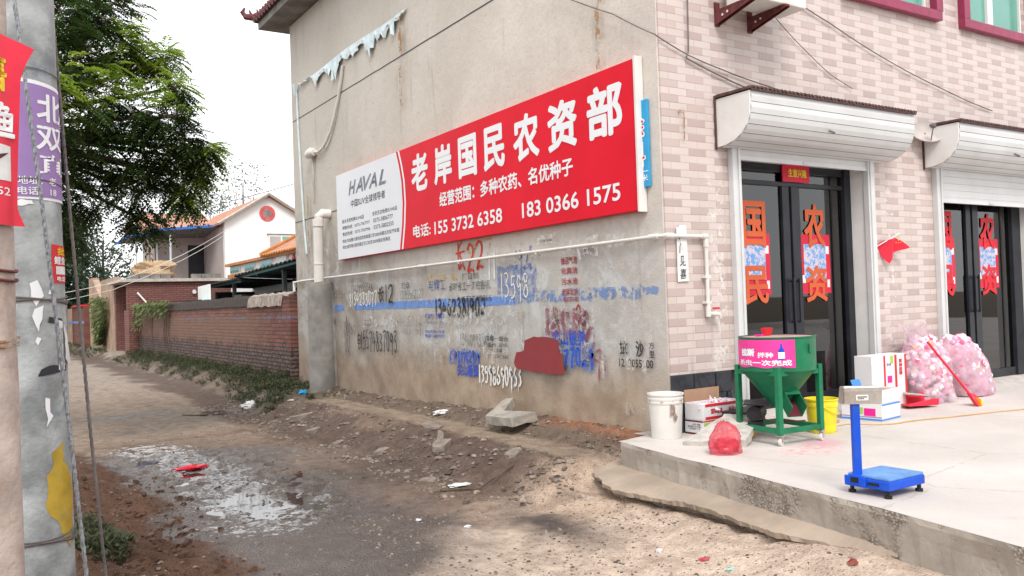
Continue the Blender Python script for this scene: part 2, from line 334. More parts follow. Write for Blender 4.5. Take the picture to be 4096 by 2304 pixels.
def m_film(name, col, lo=.3):
    g = G(name); p = g.pos(); t = g.n('ShaderNodeBsdfTransparent'); g.put(t.inputs[0], (1, .97, .97))
    d = g.bsdf(col, .25, 0, g.bump(g.noise(p, 11, 3), .5, .03)); tl = g.n('ShaderNodeBsdfTranslucent'); g.put(tl.inputs[0], col)
    b = g.shmix(.4, d, tl.outputs[0])
    return g.out(g.shmix(g.lin(g.noise(p, 12, 4), .3, .7, lo, min(1, lo+.35)), t.outputs[0], b))
MAT['film'] = m_film('clear_sack_film', (.84, .70, .76), .27)
MAT['pinkfilm'] = m_film('pink_woven_sack', (.82, .58, .68), .62)
MAT['redfilm'] = m_film('thin_red_film', (.78, .10, .15), .38)
def m_bottles():
    g = G('pink_white_bottles'); r = g.island(); rp = g.n('ShaderNodeValToRGB'); rp.color_ramp.interpolation = 'CONSTANT'
    cs = [(0, (.80, .74, .77)), (.34, (.78, .36, .52)), (.58, (.78, .58, .68)), (.80, (.70, .12, .25)), (.92, (.50, .34, .58)), (.96, (.74, .33, .22)), (.985, (.65, .55, .2))]
    e = rp.color_ramp.elements
    for i, (q, c) in enumerate(cs):
        x = e[i] if i < 2 else e.new(q)
        x.position = q; x.color = (*c, 1)
    g.put(rp.inputs[0], r); return g.out(g.bsdf(rp.outputs[0], .35))
MAT['bottles'] = m_bottles()
def m_collage():
    g = G('peeled_poster_print'); p = g.pos(); v = g.n('ShaderNodeTexVoronoi'); g.put(v.inputs['Vector'], p); v.inputs['Scale'].default_value = 24
    rp = g.n('ShaderNodeValToRGB'); rp.color_ramp.interpolation = 'CONSTANT'; e = rp.color_ramp.elements
    for i, (q, c) in enumerate([(0, (.62, .60, .68)), (.3, (.12, .30, .62)), (.5, (.55, .50, .58)), (.68, (.50, .04, .10)), (.8, (.72, .70, .72)), (.93, (.08, .10, .2))]):
        x = e[i] if i < 2 else e.new(q)
        x.position = q; x.color = (*c, 1)
    g.put(rp.inputs[0], g.noise(g.scl(p, (1, 1, 1)), 26, 4, .7)); return g.out(g.bsdf(rp.outputs[0], .5))
MAT['collage'] = m_collage()
def m_picture():
    g = G('landscape_picture_tiles'); p = g.pos(); x, y, z = g.sep(p)
    n = g.noise(p, 4, 5); c = g.mix(g.st(g.ma('ADD', z, g.ma('MULTIPLY', n, .35)), 2.86, 2.96), (.10, .26, .22), (.33, .62, .72))
    c = g.mix(g.st(g.noise(p, 7, 4), .55, .7), c, (.62, .52, .36)); return g.out(g.bsdf(c, .35))
MAT['picture'] = m_picture()
def m_water():
    g = G('puddle_water'); return g.out(g.bsdf((.035, .03, .026), .035, 0, g.bump(g.noise(g.pos(), 7, 3), .04, .01), IOR=1.7, Specular_IOR_Level=1.0))
MAT['water'] = m_water()
for k, c, lo, hi in (('p_red', (.62, .05, .03), None, 0), ('p_dred', (.36, .035, .04), .30, .5), ('p_patch', (.25, .028, .034), None, 0), ('p_black', (.03, .028, .027), .24, .36),
                     ('p_blackw', (.05, .048, .046), .38, .52), ('p_blue', (.03, .09, .50), .33, .47), ('p_bluew', (.10, .17, .42), .45, .6), ('p_white', (.74, .74, .72), None, 0),
                     ('p_whitew', (.66, .66, .65), .46, .60), ('p_pale', (.48, .42, .36), .42, .6), ('p_band', (.14, .27, .62), .36, .5), ('p_bandw', (.20, .32, .60), .46, .56),
                     ('p_yellow', (.62, .40, .06), .45, .6), ('p_maroon', (.27, .05, .09), .38, .52), ('p_rust', (.36, .19, .07), .45, .6), ('p_bluepatch', (.16, .24, .50), .40, .56)):
    MAT[k] = m_paint('paint_'+k[2:], c, lo, hi or .6, 14 if k in ('p_whitew', 'p_pale') else 9, {'p_whitew': .62, 'p_pale': .6, 'p_bluepatch': .6, 'p_bandw': .7, 'p_maroon': .75, 'p_yellow': .7}.get(k, 1.))
# ---------------------------------------------------------------- helpers
V = Vector
class MB:
    def __init__(s): s.v = []; s.f = []; s.mi = []
    def add(s, vs, fs, m=0):
        o = len(s.v); s.v += [tuple(q) for q in vs]; s.f += [tuple(i+o for i in f) for f in fs]; s.mi += [m]*len(fs); return s
    def box(s, a, b, m=0):
        x0, y0, z0 = (min(a[i], b[i]) for i in range(3)); x1, y1, z1 = (max(a[i], b[i]) for i in range(3))
        return s.add([(x0,y0,z0),(x1,y0,z0),(x1,y1,z0),(x0,y1,z0),(x0,y0,z1),(x1,y0,z1),(x1,y1,z1),(x0,y1,z1)],
                     [(0,3,2,1),(4,5,6,7),(0,1,5,4),(1,2,6,5),(2,3,7,6),(3,0,4,7)], m)
    def ob(s, c, ax, ay, az, m=0):            # box from centre and three half-edge vectors
        c, ax, ay, az = V(c), V(ax), V(ay), V(az)
        P = [c-ax-ay-az, c+ax-ay-az, c+ax+ay-az, c-ax+ay-az, c-ax-ay+az, c+ax-ay+az, c+ax+ay+az, c-ax+ay+az]
        return s.add(P, [(0,3,2,1),(4,5,6,7),(0,1,5,4),(1,2,6,5),(2,3,7,6),(3,0,4,7)], m)
    def poly(s, ps, m=0): return s.add(ps, [tuple(range(len(ps)))], m)
    def ext(s, ps, d, m=0):                   # extrude a planar outline
        n = len(ps); d = V(d); q = [V(p) for p in ps]
        return s.add(q+[p+d for p in q], [tuple(range(n))[::-1], tuple(range(n, 2*n))]+[(i, (i+1) % n, n+(i+1) % n, n+i) for i in range(n)], m)
    def tube(s, ps, r, n=8, m=0):
        ps = [V(p) for p in ps]; L = len(ps); rr = r if hasattr(r, '__len__') else [r]*L; vs = []; up = V((.13, .21, .97))
        for i, p in enumerate(ps):
            t = (ps[min(i+1, L-1)]-ps[max(i-1, 0)]).normalized()
            a = t.cross(up)
            if a.length < .1: a = t.cross(V((1, 0, 0)))
            a.normalize(); b = t.cross(a)
            vs += [p+(a*math.cos(6.28319*k/n)+b*math.sin(6.28319*k/n))*rr[i] for k in range(n)]
        fs = [(i*n+k, i*n+(k+1) % n, (i+1)*n+(k+1) % n, (i+1)*n+k) for i in range(L-1) for k in range(n)]
        return s.add(vs, fs+[tuple(range(n))[::-1], tuple((L-1)*n+k for k in range(n))], m)
    def lathe(s, pr, c=(0, 0, 0), n=32, m=0, cap0=True, cap1=False):
        vs = [(c[0]+r*math.cos(6.28319*k/n), c[1]+r*math.sin(6.28319*k/n), c[2]+z) for r, z in pr for k in range(n)]
        fs = [(i*n+k, i*n+(k+1) % n, (i+1)*n+(k+1) % n, (i+1)*n+k) for i in range(len(pr)-1) for k in range(n)]
        if cap0: fs.append(tuple(range(n))[::-1])
        if cap1: fs.append(tuple((len(pr)-1)*n+k for k in range(n)))
        return s.add(vs, fs, m)
    def blob(s, c, r, sq=(1, 1, 1), amp=.2, fq=2., nu=14, nv=9, seed=0, m=0):
        vs = []; c = V(c)
        for j in range(nv+1):
            for i in range(nu):
                a = 6.28319*i/nu; b = math.pi*j/nv; d = V((math.sin(b)*math.cos(a), math.sin(b)*math.sin(a), -math.cos(b)))
                k = r*(1+amp*noise.noise(d*fq+V((seed*7.1, seed*3.3, seed)))*2)
                vs.append(c+V((d.x*k*sq[0], d.y*k*sq[1], d.z*k*sq[2])))
        return s.add(vs, [(j*nu+i, j*nu+(i+1) % nu, (j+1)*nu+(i+1) % nu, (j+1)*nu+i) for j in range(nv) for i in range(nu)], m)
    def build(s, name, mats, parent=None, smooth=False, bev=0, loc=None):
        me = bpy.data.meshes.new(name); me.from_pydata(s.v, [], s.f); me.update()
        for q in (mats if isinstance(mats, (list, tuple)) else [mats]): me.materials.append(MAT[q])
        if any(s.mi): me.polygons.foreach_set('material_index', s.mi)
        if smooth:
            me.polygons.foreach_set('use_smooth', [True]*len(me.polygons))
            if smooth != 'all': me.set_sharp_from_angle(angle=rad(40))
        o = bpy.data.objects.new(name, me); COL.objects.link(o)
        if bev:
            b = o.modifiers.new('bevel', 'BEVEL'); b.width = bev; b.segments = 2; b.limit_method = 'ANGLE'; b.angle_limit = rad(40)
        if parent is not None:
            o.parent = parent
            if loc is None: r = parent; o.location = -V(base.get(parent.name, (0, 0, 0)))
            else: o.location = loc
        return o
base = {}
def tag(o, label, cat, group=None):
    o['label'] = label; o['category'] = cat
    if group: o['group'] = group
    return o
def thing(name, label, cat, loc=(0, 0, 0), group=None):
    o = bpy.data.objects.new(name, None); o.empty_display_size = .1; COL.objects.link(o); o.location = loc; base[o.name] = tuple(loc)
    return tag(o, label, cat, group)
def structure(o): o['kind'] = 'structure'; return o
def stuff(o): o['kind'] = 'stuff'; return o
def ss(v, a, b):
    t = max(0, min(1, (v-a)/(b-a))); return t*t*(3-2*t)
def fb(x, y, sc, o=4): return noise.fractal(V((x*sc, y*sc, 3.7)), 1., 2.1, o)

_tc = bpy.data.curves.new('lettering', 'FONT'); _to = bpy.data.objects.new('lettering', _tc); COL.objects.link(_to)
def glyphs(body, bold=0., shear=0., space=1.):
    _tc.body = body; _tc.offset = 0; _tc.shear = shear; _tc.space_character = space; _tc.resolution_u = 3
    dg = bpy.context.evaluated_depsgraph_get(); dg.update()
    me = bpy.data.meshes.new_from_object(_to.evaluated_get(dg))
    vs = [v.co.copy() for v in me.vertices]; fs = [tuple(p.vertices) for p in me.polygons]; bpy.data.meshes.remove(me); return vs, fs
def text(mb, body, o, xd, yd, w, h, bold=0., shear=0., off=.003, m=0, fn=None, space=1.):
    """lettering fitted into the rectangle o + w*xd, h*yd, lying off metres in front of it"""
    vs, fs = glyphs(body, bold, shear, space)
    x0 = min(v.x for v in vs); x1 = max(v.x for v in vs); y0 = min(v.y for v in vs); y1 = max(v.y for v in vs)
    o, xd, yd = V(o), V(xd), V(yd); n = xd.cross(yd); e = bold*h*.85
    if fn: n = V((0, 0, 0))
    w -= 2*e; h -= 2*e; K = 0 if e == 0 else 12 if bold > .025 else 6
    for k in range(K+1):                       # bold: the glyph painted again round its own outline
        a = 6.28319*k/max(1, K); dx, dy = (0, 0) if k == K else (e*math.cos(a), e*math.sin(a))
        P = [o+xd*((v.x-x0)/(x1-x0)*w+e+dx)+yd*((v.y-y0)/(y1-y0)*h+e+dy)+n*(off+.00008*k) for v in vs]
        if fn: P = [fn(p+V((0, 0, .00008*k))) for p in P]
        mb.add(P, fs, m)
SX, SY = (0, -1, 0), (0, 0, 1)        # writing on faces that look to -X
FX, FY = (1, 0, 0), (0, 0, 1)         # writing on faces that look to -Y
DIG = {'0': [[(.5,1),(.2,.85),(.12,.45),(.3,.05),(.6,.02),(.85,.4),(.78,.85),(.5,1)]], '1': [[(.52,1.02),(.5,.5),(.44,-.05)]],
 '2': [[(.12,.8),(.4,1),(.8,.9),(.75,.6),(.4,.3),(.08,.02),(.5,.06),(.95,.0)]], '3': [[(.15,.92),(.6,1),(.8,.8),(.4,.56),(.75,.42),(.8,.12),(.45,-.04),(.1,.1)]],
 '4': [[(.45,1),(.1,.42),(.95,.46)],[(.68,.75),(.62,-.1)]], '5': [[(.3,.98),(.2,.58),(.65,.6),(.85,.3),(.6,.0),(.1,.02)],[(.28,.98),(.9,1.0)]],
 '6': [[(.75,1),(.35,.7),(.12,.25),(.35,.0),(.75,.1),(.8,.38),(.45,.48),(.15,.28)]], '7': [[(.08,.92),(.9,.97),(.6,.5),(.45,-.12)]],
 '8': [[(.7,.9),(.35,1),(.2,.78),(.7,.42),(.78,.1),(.4,-.03),(.15,.2),(.6,.6),(.78,.85),(.7,.9)]], '9': [[(.8,.8),(.45,1),(.15,.78),(.35,.52),(.8,.7),(.82,.85),(.7,.3),(.6,-.2)]],
 '长': [[(.7,1),(.3,.75)],[(.0,.6),(1,.68)],[(.35,1),(.32,.1),(.55,.25)],[(.4,.6),(.95,.02)]], '电': [[(.15,.75),(.15,.3)],[(.15,.75),(.85,.75),(.83,.3)],[(.15,.52),(.83,.52)],[(.15,.3),(.83,.3)],[(.5,1),(.5,.05),(.95,.1)]]}
def smooth_line(p, k=5):
    if len(p) < 3: return [V((*q, 0)) for q in p]
    out = []; q = [p[0]]+list(p)+[p[-1]]
    for i in range(1, len(q)-2):
        a, b, c, d = (V((*z, 0)) for z in q[i-1:i+3])
        for t in (j/k for j in range(k)): out.append(.5*((2*b)+(c-a)*t+(2*a-5*b+4*c-d)*t*t+(3*b-a-3*c+d)*t**3))
    return out+[V((*p[-1], 0))]
def hand(mb, body, o, xd, yd, w, h, pen, off=.003, m=0, seed=1, drip=.0):
    """brush-painted figures: ribbons of varying width"""
    R = random.Random(seed); o, xd, yd = V(o), V(xd), V(yd); n = xd.cross(yd)
    wid = [.55 if c == '1' else 1.35 if c in '长电' else 1 for c in body]; tot = sum(wid); x = 0; k = 0
    for c, wd in zip(body, wid):
        cw = w*wd/tot; dz = R.uniform(-.06, .06)*h; sc = R.uniform(.88, 1.08)
        for st in DIG.get(c, []):
            L = smooth_line([(a+R.uniform(-.05, .05), b+R.uniform(-.04, .04)) for a, b in st]); k += 1; vs = []
            P = [o+xd*(x+cw*(.08+.84*q.x))+yd*(dz+h*sc*q.y)+n*(off+.0003*k) for q in L]
            for i, p in enumerate(P):
                t = (P[min(i+1, len(P)-1)]-P[max(0, i-1)]).normalized(); b = n.cross(t); ww = pen*(.26+.16*R.random())*(.75 if i in (0, len(P)-1) else 1)
                vs += [p-b*ww, p+b*ww]
            mb.add(vs, [(2*i, 2*i+1, 2*i+3, 2*i+2) for i in range(len(P)-1)], m)
            if R.random() < drip:
                e = P[-1]; d = R.uniform(.03, .11); mb.add([e-xd*pen*.2, e+xd*pen*.2, e+xd*pen*.08-yd*d, e-xd*pen*.08-yd*d], [(0, 1, 2, 3)], m)
        x += cw
# ---------------------------------------------------------------- the ground
WZ = -.449
def wallbase(y): return -.02-.11*ss(y, .8, 8)
def slabz(x, y): return .07*ss(y, -.32, .16)*ss(x, .5, 1.0)
EDGE = [(-.58,-.04),(-.73,-.88),(-.76,-1.26),(-.85,-1.72),(-.91,-2.1),(-.96,-2.56),(-1.05,-3.05),(-1.16,-3.57),(-1.9,-7.5),(-2.6,-12)]
def edge_x(y):
    if y > EDGE[0][1]: return EDGE[0][0]
    for (x0, y0), (x1, y1) in zip(EDGE, EDGE[1:]):
        if y1 <= y <= y0: return x0+(x1-x0)*(y-y0)/(y1-y0)
    return EDGE[-1][0]
def gz(x, y):
    road = -.43+.07*ss(y, 5, 16)+.05*ss(y, 14, 40)
    z = road+.035*fb(x, y, .55)+.012*fb(x+9, y, 3.)
    z += .10*ss(x, -4.0, -4.7)*(1+.5*fb(x, y, 2.2)) + .07*ss(x, -3.6, -4.0)*(fb(x, y, 4.5, 5)+.3)*(1-ss(y, 4, 6))
    m = math.exp(-((x+3.05+.1*(y-2.8))/1.0)**4-((y-2.9)/2.7)**4)
    if m > .02:
        z += m*(.034*fb(x*.9, y*1.2, 8.5, 3)+.016*fb(x+3, y, 3.5, 3))
        for px, py, a, b_, d in ((-3.2, 3.42, .30, .24, .05), (-3.5, 4.72, .2, .22, .045), (-3.12, 1.95, .38, .14, .05), (-3.2, 2.9, .12, .2, .02), (-2.75, 1.35, .3, .15, .012)): z -= d*math.exp(-((x-px)/a)**2-((y-py)/b_)**2)
    m = math.exp(-((x+1.4)/1.1)**4-((y-8.7)/.6)**4)
    if m > .02: z += m*.03*fb(x, y, 5, 4)
    e = math.sqrt(((x+3.1+.1*(y-3.0))/.95)**2+((y-3.0)/2.5)**2)
    if .72 < e < 1.5: z = max(z, WZ-.004+.016*ss(e, .74, .97)) if e < 1.2 else max(z, WZ+.012-.04*ss(e, 1.2, 1.5))
    if y > -.4 and x > -2:
        wb = wallbase(min(y, 9.8)); t = ss(y, -.4, .3)
        if y < 9.9:
            prof = road+(-.17-road)*ss(x, -1.55, -.85)
            prof = prof+(wb-(-.17))*ss(x, -.38-.05*fb(x, y, 2), -.08)
            rub = .035*ss(x, -1.9, -1.3)*(1-ss(x, -.95, -.75))+.025*ss(x, -.42, -.25)
            if x > -1.3 and y > 6.5: rub += .03*ss(y, 6.5, 8)
            prof += rub*(.2+1.3*fb(x, y, 3.5, 5))
        else:
            prof = road+(-.10-road)*ss(x, -1.15, -.25)+.04*fb(x, y, 2.5)*ss(x, -1.2, -.8)
        z = z*(1-t)+(prof+.010*fb(x, y, 9, 3))*t
    if y <= .3 and x > -2.2:                     # earth banked against the broken ledge
        ex = edge_x(y); t = ss(x, ex-1.0, ex-.15)*(1-ss(y, -.1, .3))
        z = z*(1-t)+(-.338+.095*ss(y, -1.6, -2.6)+.035*fb(x, y, 5, 5))*t
    if x > .3 and y > -.5: z = min(z, -.15)
    d = math.hypot(x+3, y-2)
    return z if d < 60 else z*.3-.3
def rng(a, b, st):
    n = max(1, int(round((b-a)/st))); return [a+(b-a)*i/n for i in range(n)]
xs = [-600,-250,-100,-45,-25,-15]+rng(-10, -5.2, .4)+rng(-5.2, .15, .036)+rng(.15, 1.5, .25)+[1.5, 3, 6, 10, 16, 26, 45, 100, 250, 600]
ys = [-600,-250,-100,-45,-25,-16]+rng(-12, -3.2, .5)+rng(-3.2, 6.5, .042)+rng(6.5, 14, .09)+rng(14, 30, .25)+rng(30, 60, 1.2)+[60, 75, 100, 150, 300, 700]
def lerp3(a, b, t): return tuple(a[i]+(b[i]-a[i])*t for i in range(3))
def soil(x, y):
    w1 = .55*fb(x, y, .9)+.22*fb(x+4, y, 3.1, 4); x_, y_ = x+w1*.7, y+w1*.9
    c = (.215, .16, .122); wet = .15
    c = lerp3(c, (.31, .245, .19), ss(y_, 4.6, 6.8)*(1-.6*ss(x_, -2.0, -1.1))); 
    c = lerp3(c, (.33, .28, .24), ss(y_, 9, 20))
    t = ss(x_, -4.6, -4.3)*(1-ss(x_, -2.55, -1.95))*ss(y_, -2.0, -.8)*(1-ss(y_, 4.6, 5.8)); c = lerp3(c, (.088, .072, .064), t*.9); wet += .72*t
    t = (1-ss(x+.4*w1, -3.98, -3.62-.06*y))*(1-ss(y_, 4.5, 7)); c = lerp3(c, (.115, .062, .04), t*.95); wet = wet*(1-t)+.1*t
    t = math.exp(-((x_+2.4)/.9)**2-((y_-7.9)/.75)**2); c = lerp3(c, (.21, .185, .16), t*.6)
    t = math.exp(-((x_+1.3)/.8)**2-((y_-8.6)/.5)**2)+math.exp(-((x_+3.2)/.9)**2-((y_-9.3)/.4)**2); c = lerp3(c, (.06, .06, .06), min(1, t)*.7); wet += .5*min(1, t)
    t = ss(x_, -2.0, -1.55)*(1-ss(x_, -.95, -.8))*ss(y_, .2, .9); c = lerp3(c, (.115, .08, .065), t*.85)
    t = math.exp(-((x_+2.05)/.45)**2-((y_-2.3)/.7)**2); c = lerp3(c, (.07, .06, .056), t*.75); wet += .3*t
    t = math.exp(-((x_+1.85)/.45)**2-((y_-3.6)/.5)**2); c = lerp3(c, (.24, .2, .165), t*.7)
    t = ss(x_, -2.35, -1.75)*(1-ss(y_, -.1, .55)); c = lerp3(c, (.55, .43, .335), t*.95); wet -= .1*t
    t = ss(x_, -3.1, -2.4)*(1-ss(y_, -.9, -.3)); c = lerp3(c, (.60, .49, .40), t*.85)
    t = math.exp(-((x_+1.72)/.30)**2-((y_+.55)/.62)**2); c = lerp3(c, (.10, .08, .072), min(1, t*1.1)); wet += .25*t
    t = ss(x, -.86, -.72)*(1-ss(x, -.44, -.34))*ss(y, .25, .6)*(1-ss(y, 6.6, 7.6)); t *= .55+.45*ss(fb(x, y, 2.2), -.25, .1); c = lerp3(c, (.33, .265, .20), t*.95)
    t = ss(x, -.42, -.3)*ss(y, .2, .5)*(1-ss(y, 9.6, 9.9)); c = lerp3(c, (.165, .125, .096), t*.9)
    t = ss(x, -.25, -.1)*ss(y, .15, .3)*(1-ss(y, 1.5, 2.0)); c = lerp3(c, (.34, .15, .08), t*.8)
    t = ss(x_, -1.5, -.9)*ss(y, 6.3, 8)*(1-ss(y, 9.9, 10.5)); c = lerp3(c, (.08, .066, .045), t*.8)
    t = ss(x_, -1.0, -.6)*ss(y, 9.7, 10.2)*(1-ss(y, 27, 28)); c = lerp3(c, (.10, .08, .055), t*.9)
    w2 = .35*fb(x+7, y, 1.3, 3)
    cl = -3.12-.045*(y-3.0)-.12*math.exp(-((y-6)/1.5)**2); s = math.exp(-(abs(x+w2*.5-cl)/(.55 if y > 2.6 else .80))**3)*ss(y, -.5, 1.1)*(1-ss(y, 5.6, 7.4))
    s = max(s, .8*math.exp(-((x+1.3+w2)/.8)**2-((y-9.9+w2)/1.0)**2), .6*math.exp(-((x+3.2+w2)/.6)**2-((y-9+w2)/.6)**2), .76*math.exp(-((x+2.7+w2)/.65)**2-((y-.2+w2)/1.2)**2))
    return c, max(0, min(1, wet)), max(0, min(1, s))
def build_ground():
    vs = [(x, y, gz(x, y)) for y in ys for x in xs]; nx = len(xs)
    fs = [(j*nx+i, j*nx+i+1, (j+1)*nx+i+1, (j+1)*nx+i) for j in range(len(ys)-1) for i in range(nx-1)]
    me = bpy.data.meshes.new('ground'); me.from_pydata(vs, [], fs); me.polygons.foreach_set('use_smooth', [True]*len(fs))
    a = me.color_attributes.new('Soil', 'FLOAT_COLOR', 'POINT'); b = me.color_attributes.new('Wet', 'FLOAT_COLOR', 'POINT'); A = []; B = []
    for x, y, z in vs:
        c, w, s = soil(x, y) if abs(x) < 20 and -15 < y < 70 else ((.2, .17, .14), .1, 0)
        A += [*c, 1]; B += [w, s, 0, 1]
    a.data.foreach_set('color', A); b.data.foreach_set('color', B); me.materials.append(MAT['ground'])
    o = bpy.data.objects.new('ground', me); COL.objects.link(o); return structure(o)
build_ground()
mb = MB()                                           # standing water in the ruts: one level sheet cut by the gravel
def pool(pts, z):
    mb.poly([(x, y, z) for x, y in pts])
def oval(cx, cy, a, b, n=28, rot=0., sd=0):
    P = []
    for k in range(n):
        t = 6.28319*k/n; r = 1+.18*noise.noise(V((math.cos(t)*1.3+sd, math.sin(t)*1.3, sd)))
        u, v = a*r*math.cos(t), b*r*math.sin(t); P.append((cx+u*math.cos(rot)-v*math.sin(rot), cy+u*math.sin(rot)+v*math.cos(rot)))
    return P
mb = MB(); pool([(-3.1+.95*math.cos(t)-.1*2.5*math.sin(t), 3.0+2.5*math.sin(t)) for t in [6.28319*k/40 for k in range(40)]], WZ); structure(mb.build('puddle', 'water'))
for (cx, cy, a, b_, rot, sd, fr) in ((-1.4, 8.7, 1.0, .5, -.25, 8, .22),):
    q = [gz(cx+a*(i-6)/8, cy+b_*(j-6)/8) for i in range(13) for j in range(13)]; q.sort()
    mb = MB(); pool(oval(cx, cy, a, b_, rot=rot, sd=sd), q[int(len(q)*fr)]); structure(mb.build('puddle', 'water'))
# forecourt slab with its ramp, cast side face and the broken ledge below it
mb = MB(); yy = [.24, .16, .08, 0, -.08, -.16, -.24, -.32, -.6]+[-.9-.3*i for i in range(12)]+[-5, -6.5, -9, -12, -20]
xx = [.0, .35, .55, .7, .85, 1.0, 1.6, 2.4, 3.5, 5, 7, 9, 14, 30]
def ledge_row(y): return [edge_x(min(y, -.04))+.012*fb(y, 2, 5)]
rows = []
for y in yy:
    r = ledge_row(y) if y < .05 else [-.2]
    row = [(r[0], y if y < .2 or True else y, slabz(r[0], y))]+[(x, y, slabz(x, y)) for x in xx]
    rows.append(row)
nx = len(rows[0]); vs = [p for r in rows for p in r]
fs = [(j*nx+i, (j+1)*nx+i, (j+1)*nx+i+1, j*nx+i+1) for j in range(len(rows)-1) for i in range(nx-1)]
mb.add(vs, fs)
L = [(-.2, .09)]+[(edge_x(y), y) for y in [-.04-.06*i for i in range(62)]]+[(-1.9, -7.5), (-2.6, -12), (-3.6, -20)]
side = []
for x, y in L:
    q = .012*fb(x, y, 7); side += [(x, y, 0), (x-.004+q, y, -.03), (x+.006+q*1.6, y, -.11), (x+.01+.02*fb(y, 4, 6), y, -.30), (x+.02, y, -.6)]
mb.add(side, [(5*i+k, 5*(i+1)+k, 5*(i+1)+k+1, 5*i+k+1) for i in range(len(L)-1) for k in range(4)][::1])
structure(mb.build('forecourt_slab', 'slab'))
# broken ledge of older cement at the foot of the slab
OUT = [(-.52,.32),(-.80,.08),(-.98,-.28),(-1.10,-.62),(-1.02,-.95),(-1.0,-1.3),(-1.06,-1.75),(-1.12,-2.1),(-1.06,-2.5),(-1.02,-2.85)]
mb = MB(); P = []; n = 0; R0_ = random.Random(77)
for (x0, y0), (x1, y1) in zip(OUT, OUT[1:]):
    for k in range(24):
        t = (k+R0_.uniform(-.3, .3))/24; x, y = x0+(x1-x0)*t, y0+(y1-y0)*t; j = .05*fb(x, y, 3.1, 6)+.022*abs(fb(x, y, 12, 5))+R0_.uniform(-.006, .006)
        xi = min(edge_x(y), -.5)+.03 if y < 0 else -.40
        jo = x+j; P.append([(xi, y, -.195), ((xi+jo)/2, y, -.218+.006*fb(x, y, 5)), (jo, y+j*.4, -.247+.016*fb(x, y, 8)), (jo+.012+.015*fb(x, y, 14), y, -.278), (jo+.13+.04*fb(x, y, 9), y, -.285), (jo+.15, y, -.5)])
m_ = len(P[0]); mb.add([q for r in P for q in r], [(i*m_+k, i*m_+k+1, (i+1)*m_+k+1, (i+1)*m_+k) for i in range(len(P)-1) for k in range(m_-1)])
structure(mb.build('broken_ledge', 'ledge', smooth=True))
# ---------------------------------------------------------------- the corner shop
shop = thing('shop_building', 'two storey corner shop with pink tiled front and stained grey rendered side wall', 'building', (0, 0, 0))
TOP = 6.48; D1, D2 = (.88, 2.88), (4.16, 6.34); DZ = 2.52
mb = MB(); mb.box((0, .3, -.6), (.28, 9.86, TOP)); side_wall = mb.build('side_wall', 'side', shop)
mb = MB(); mb.box((-.004, -.02, -.4), (.28, .3, TOP)); mb.build('corner_edge', 'side', side_wall)
mb = MB()                                            # tiled front, built round its openings
W1, W2 = (2.74, 4.15), (4.95, 6.25); wz0, wz1 = 4.37, 5.75
F0, F1 = -.035, .24
def fr(x0, x1, z0, z1): mb.box((x0, F0, z0), (x1, F1, z1))
xe = 11.0
fr(.012, D1[0], .51, DZ); fr(D1[1], D2[0], .51, DZ); fr(D2[1], xe, .51, DZ); fr(.012, xe, DZ, wz0)
fr(.012, W1[0], wz0, wz1); fr(W1[1], W2[0], wz0, wz1); fr(W2[1], xe, wz0, wz1); fr(.012, xe, wz1, TOP)
front = mb.build('front_wall', 'tiles', shop)
for x0, x1 in ((.0, D1[0]-.12), (D1[1]+.12, D2[0]-.08), (D2[1]+.08, 9.)):
    mb = MB(); gr = MB(); gr.box((x0+.01, -.03, -.2), (x1, .24, .51))
    for r in range(3):
        z1 = .505-r*.19; x = x0+.012-(r % 2)*.13
        while x < x1-.02:
            a, b = max(x, x0+.012), min(x+.262, x1)
            if b-a > .02: mb.box((a, -.046-.006*random.random(), z1-.182), (b-.008, -.028, z1))
            x += .27
    pl = mb.build('plinth', 'plinth', shop, bev=.003); gr.build('mortar_bed', 'conc', pl)
mb = MB(); mb.box((.3, 9.6, -.6), (11, 9.86, TOP)); mb.box((10.75, .26, -.6), (11, 9.58, TOP)); mb.build('rear_wall', 'conc', shop)
mb = MB(); mb.box((.3, .26, .04), (10.7, 9.58, .07)); mb.box((.3, 3.4, .07), (10.7, 3.5, 2.9)); mb.box((.3, .26, 2.9), (10.7, 9.58, 3.05)); mb.box((3.45, .26, .07), (3.6, 3.4, 2.9)); mb.build('shop_interior', 'inside', shop)
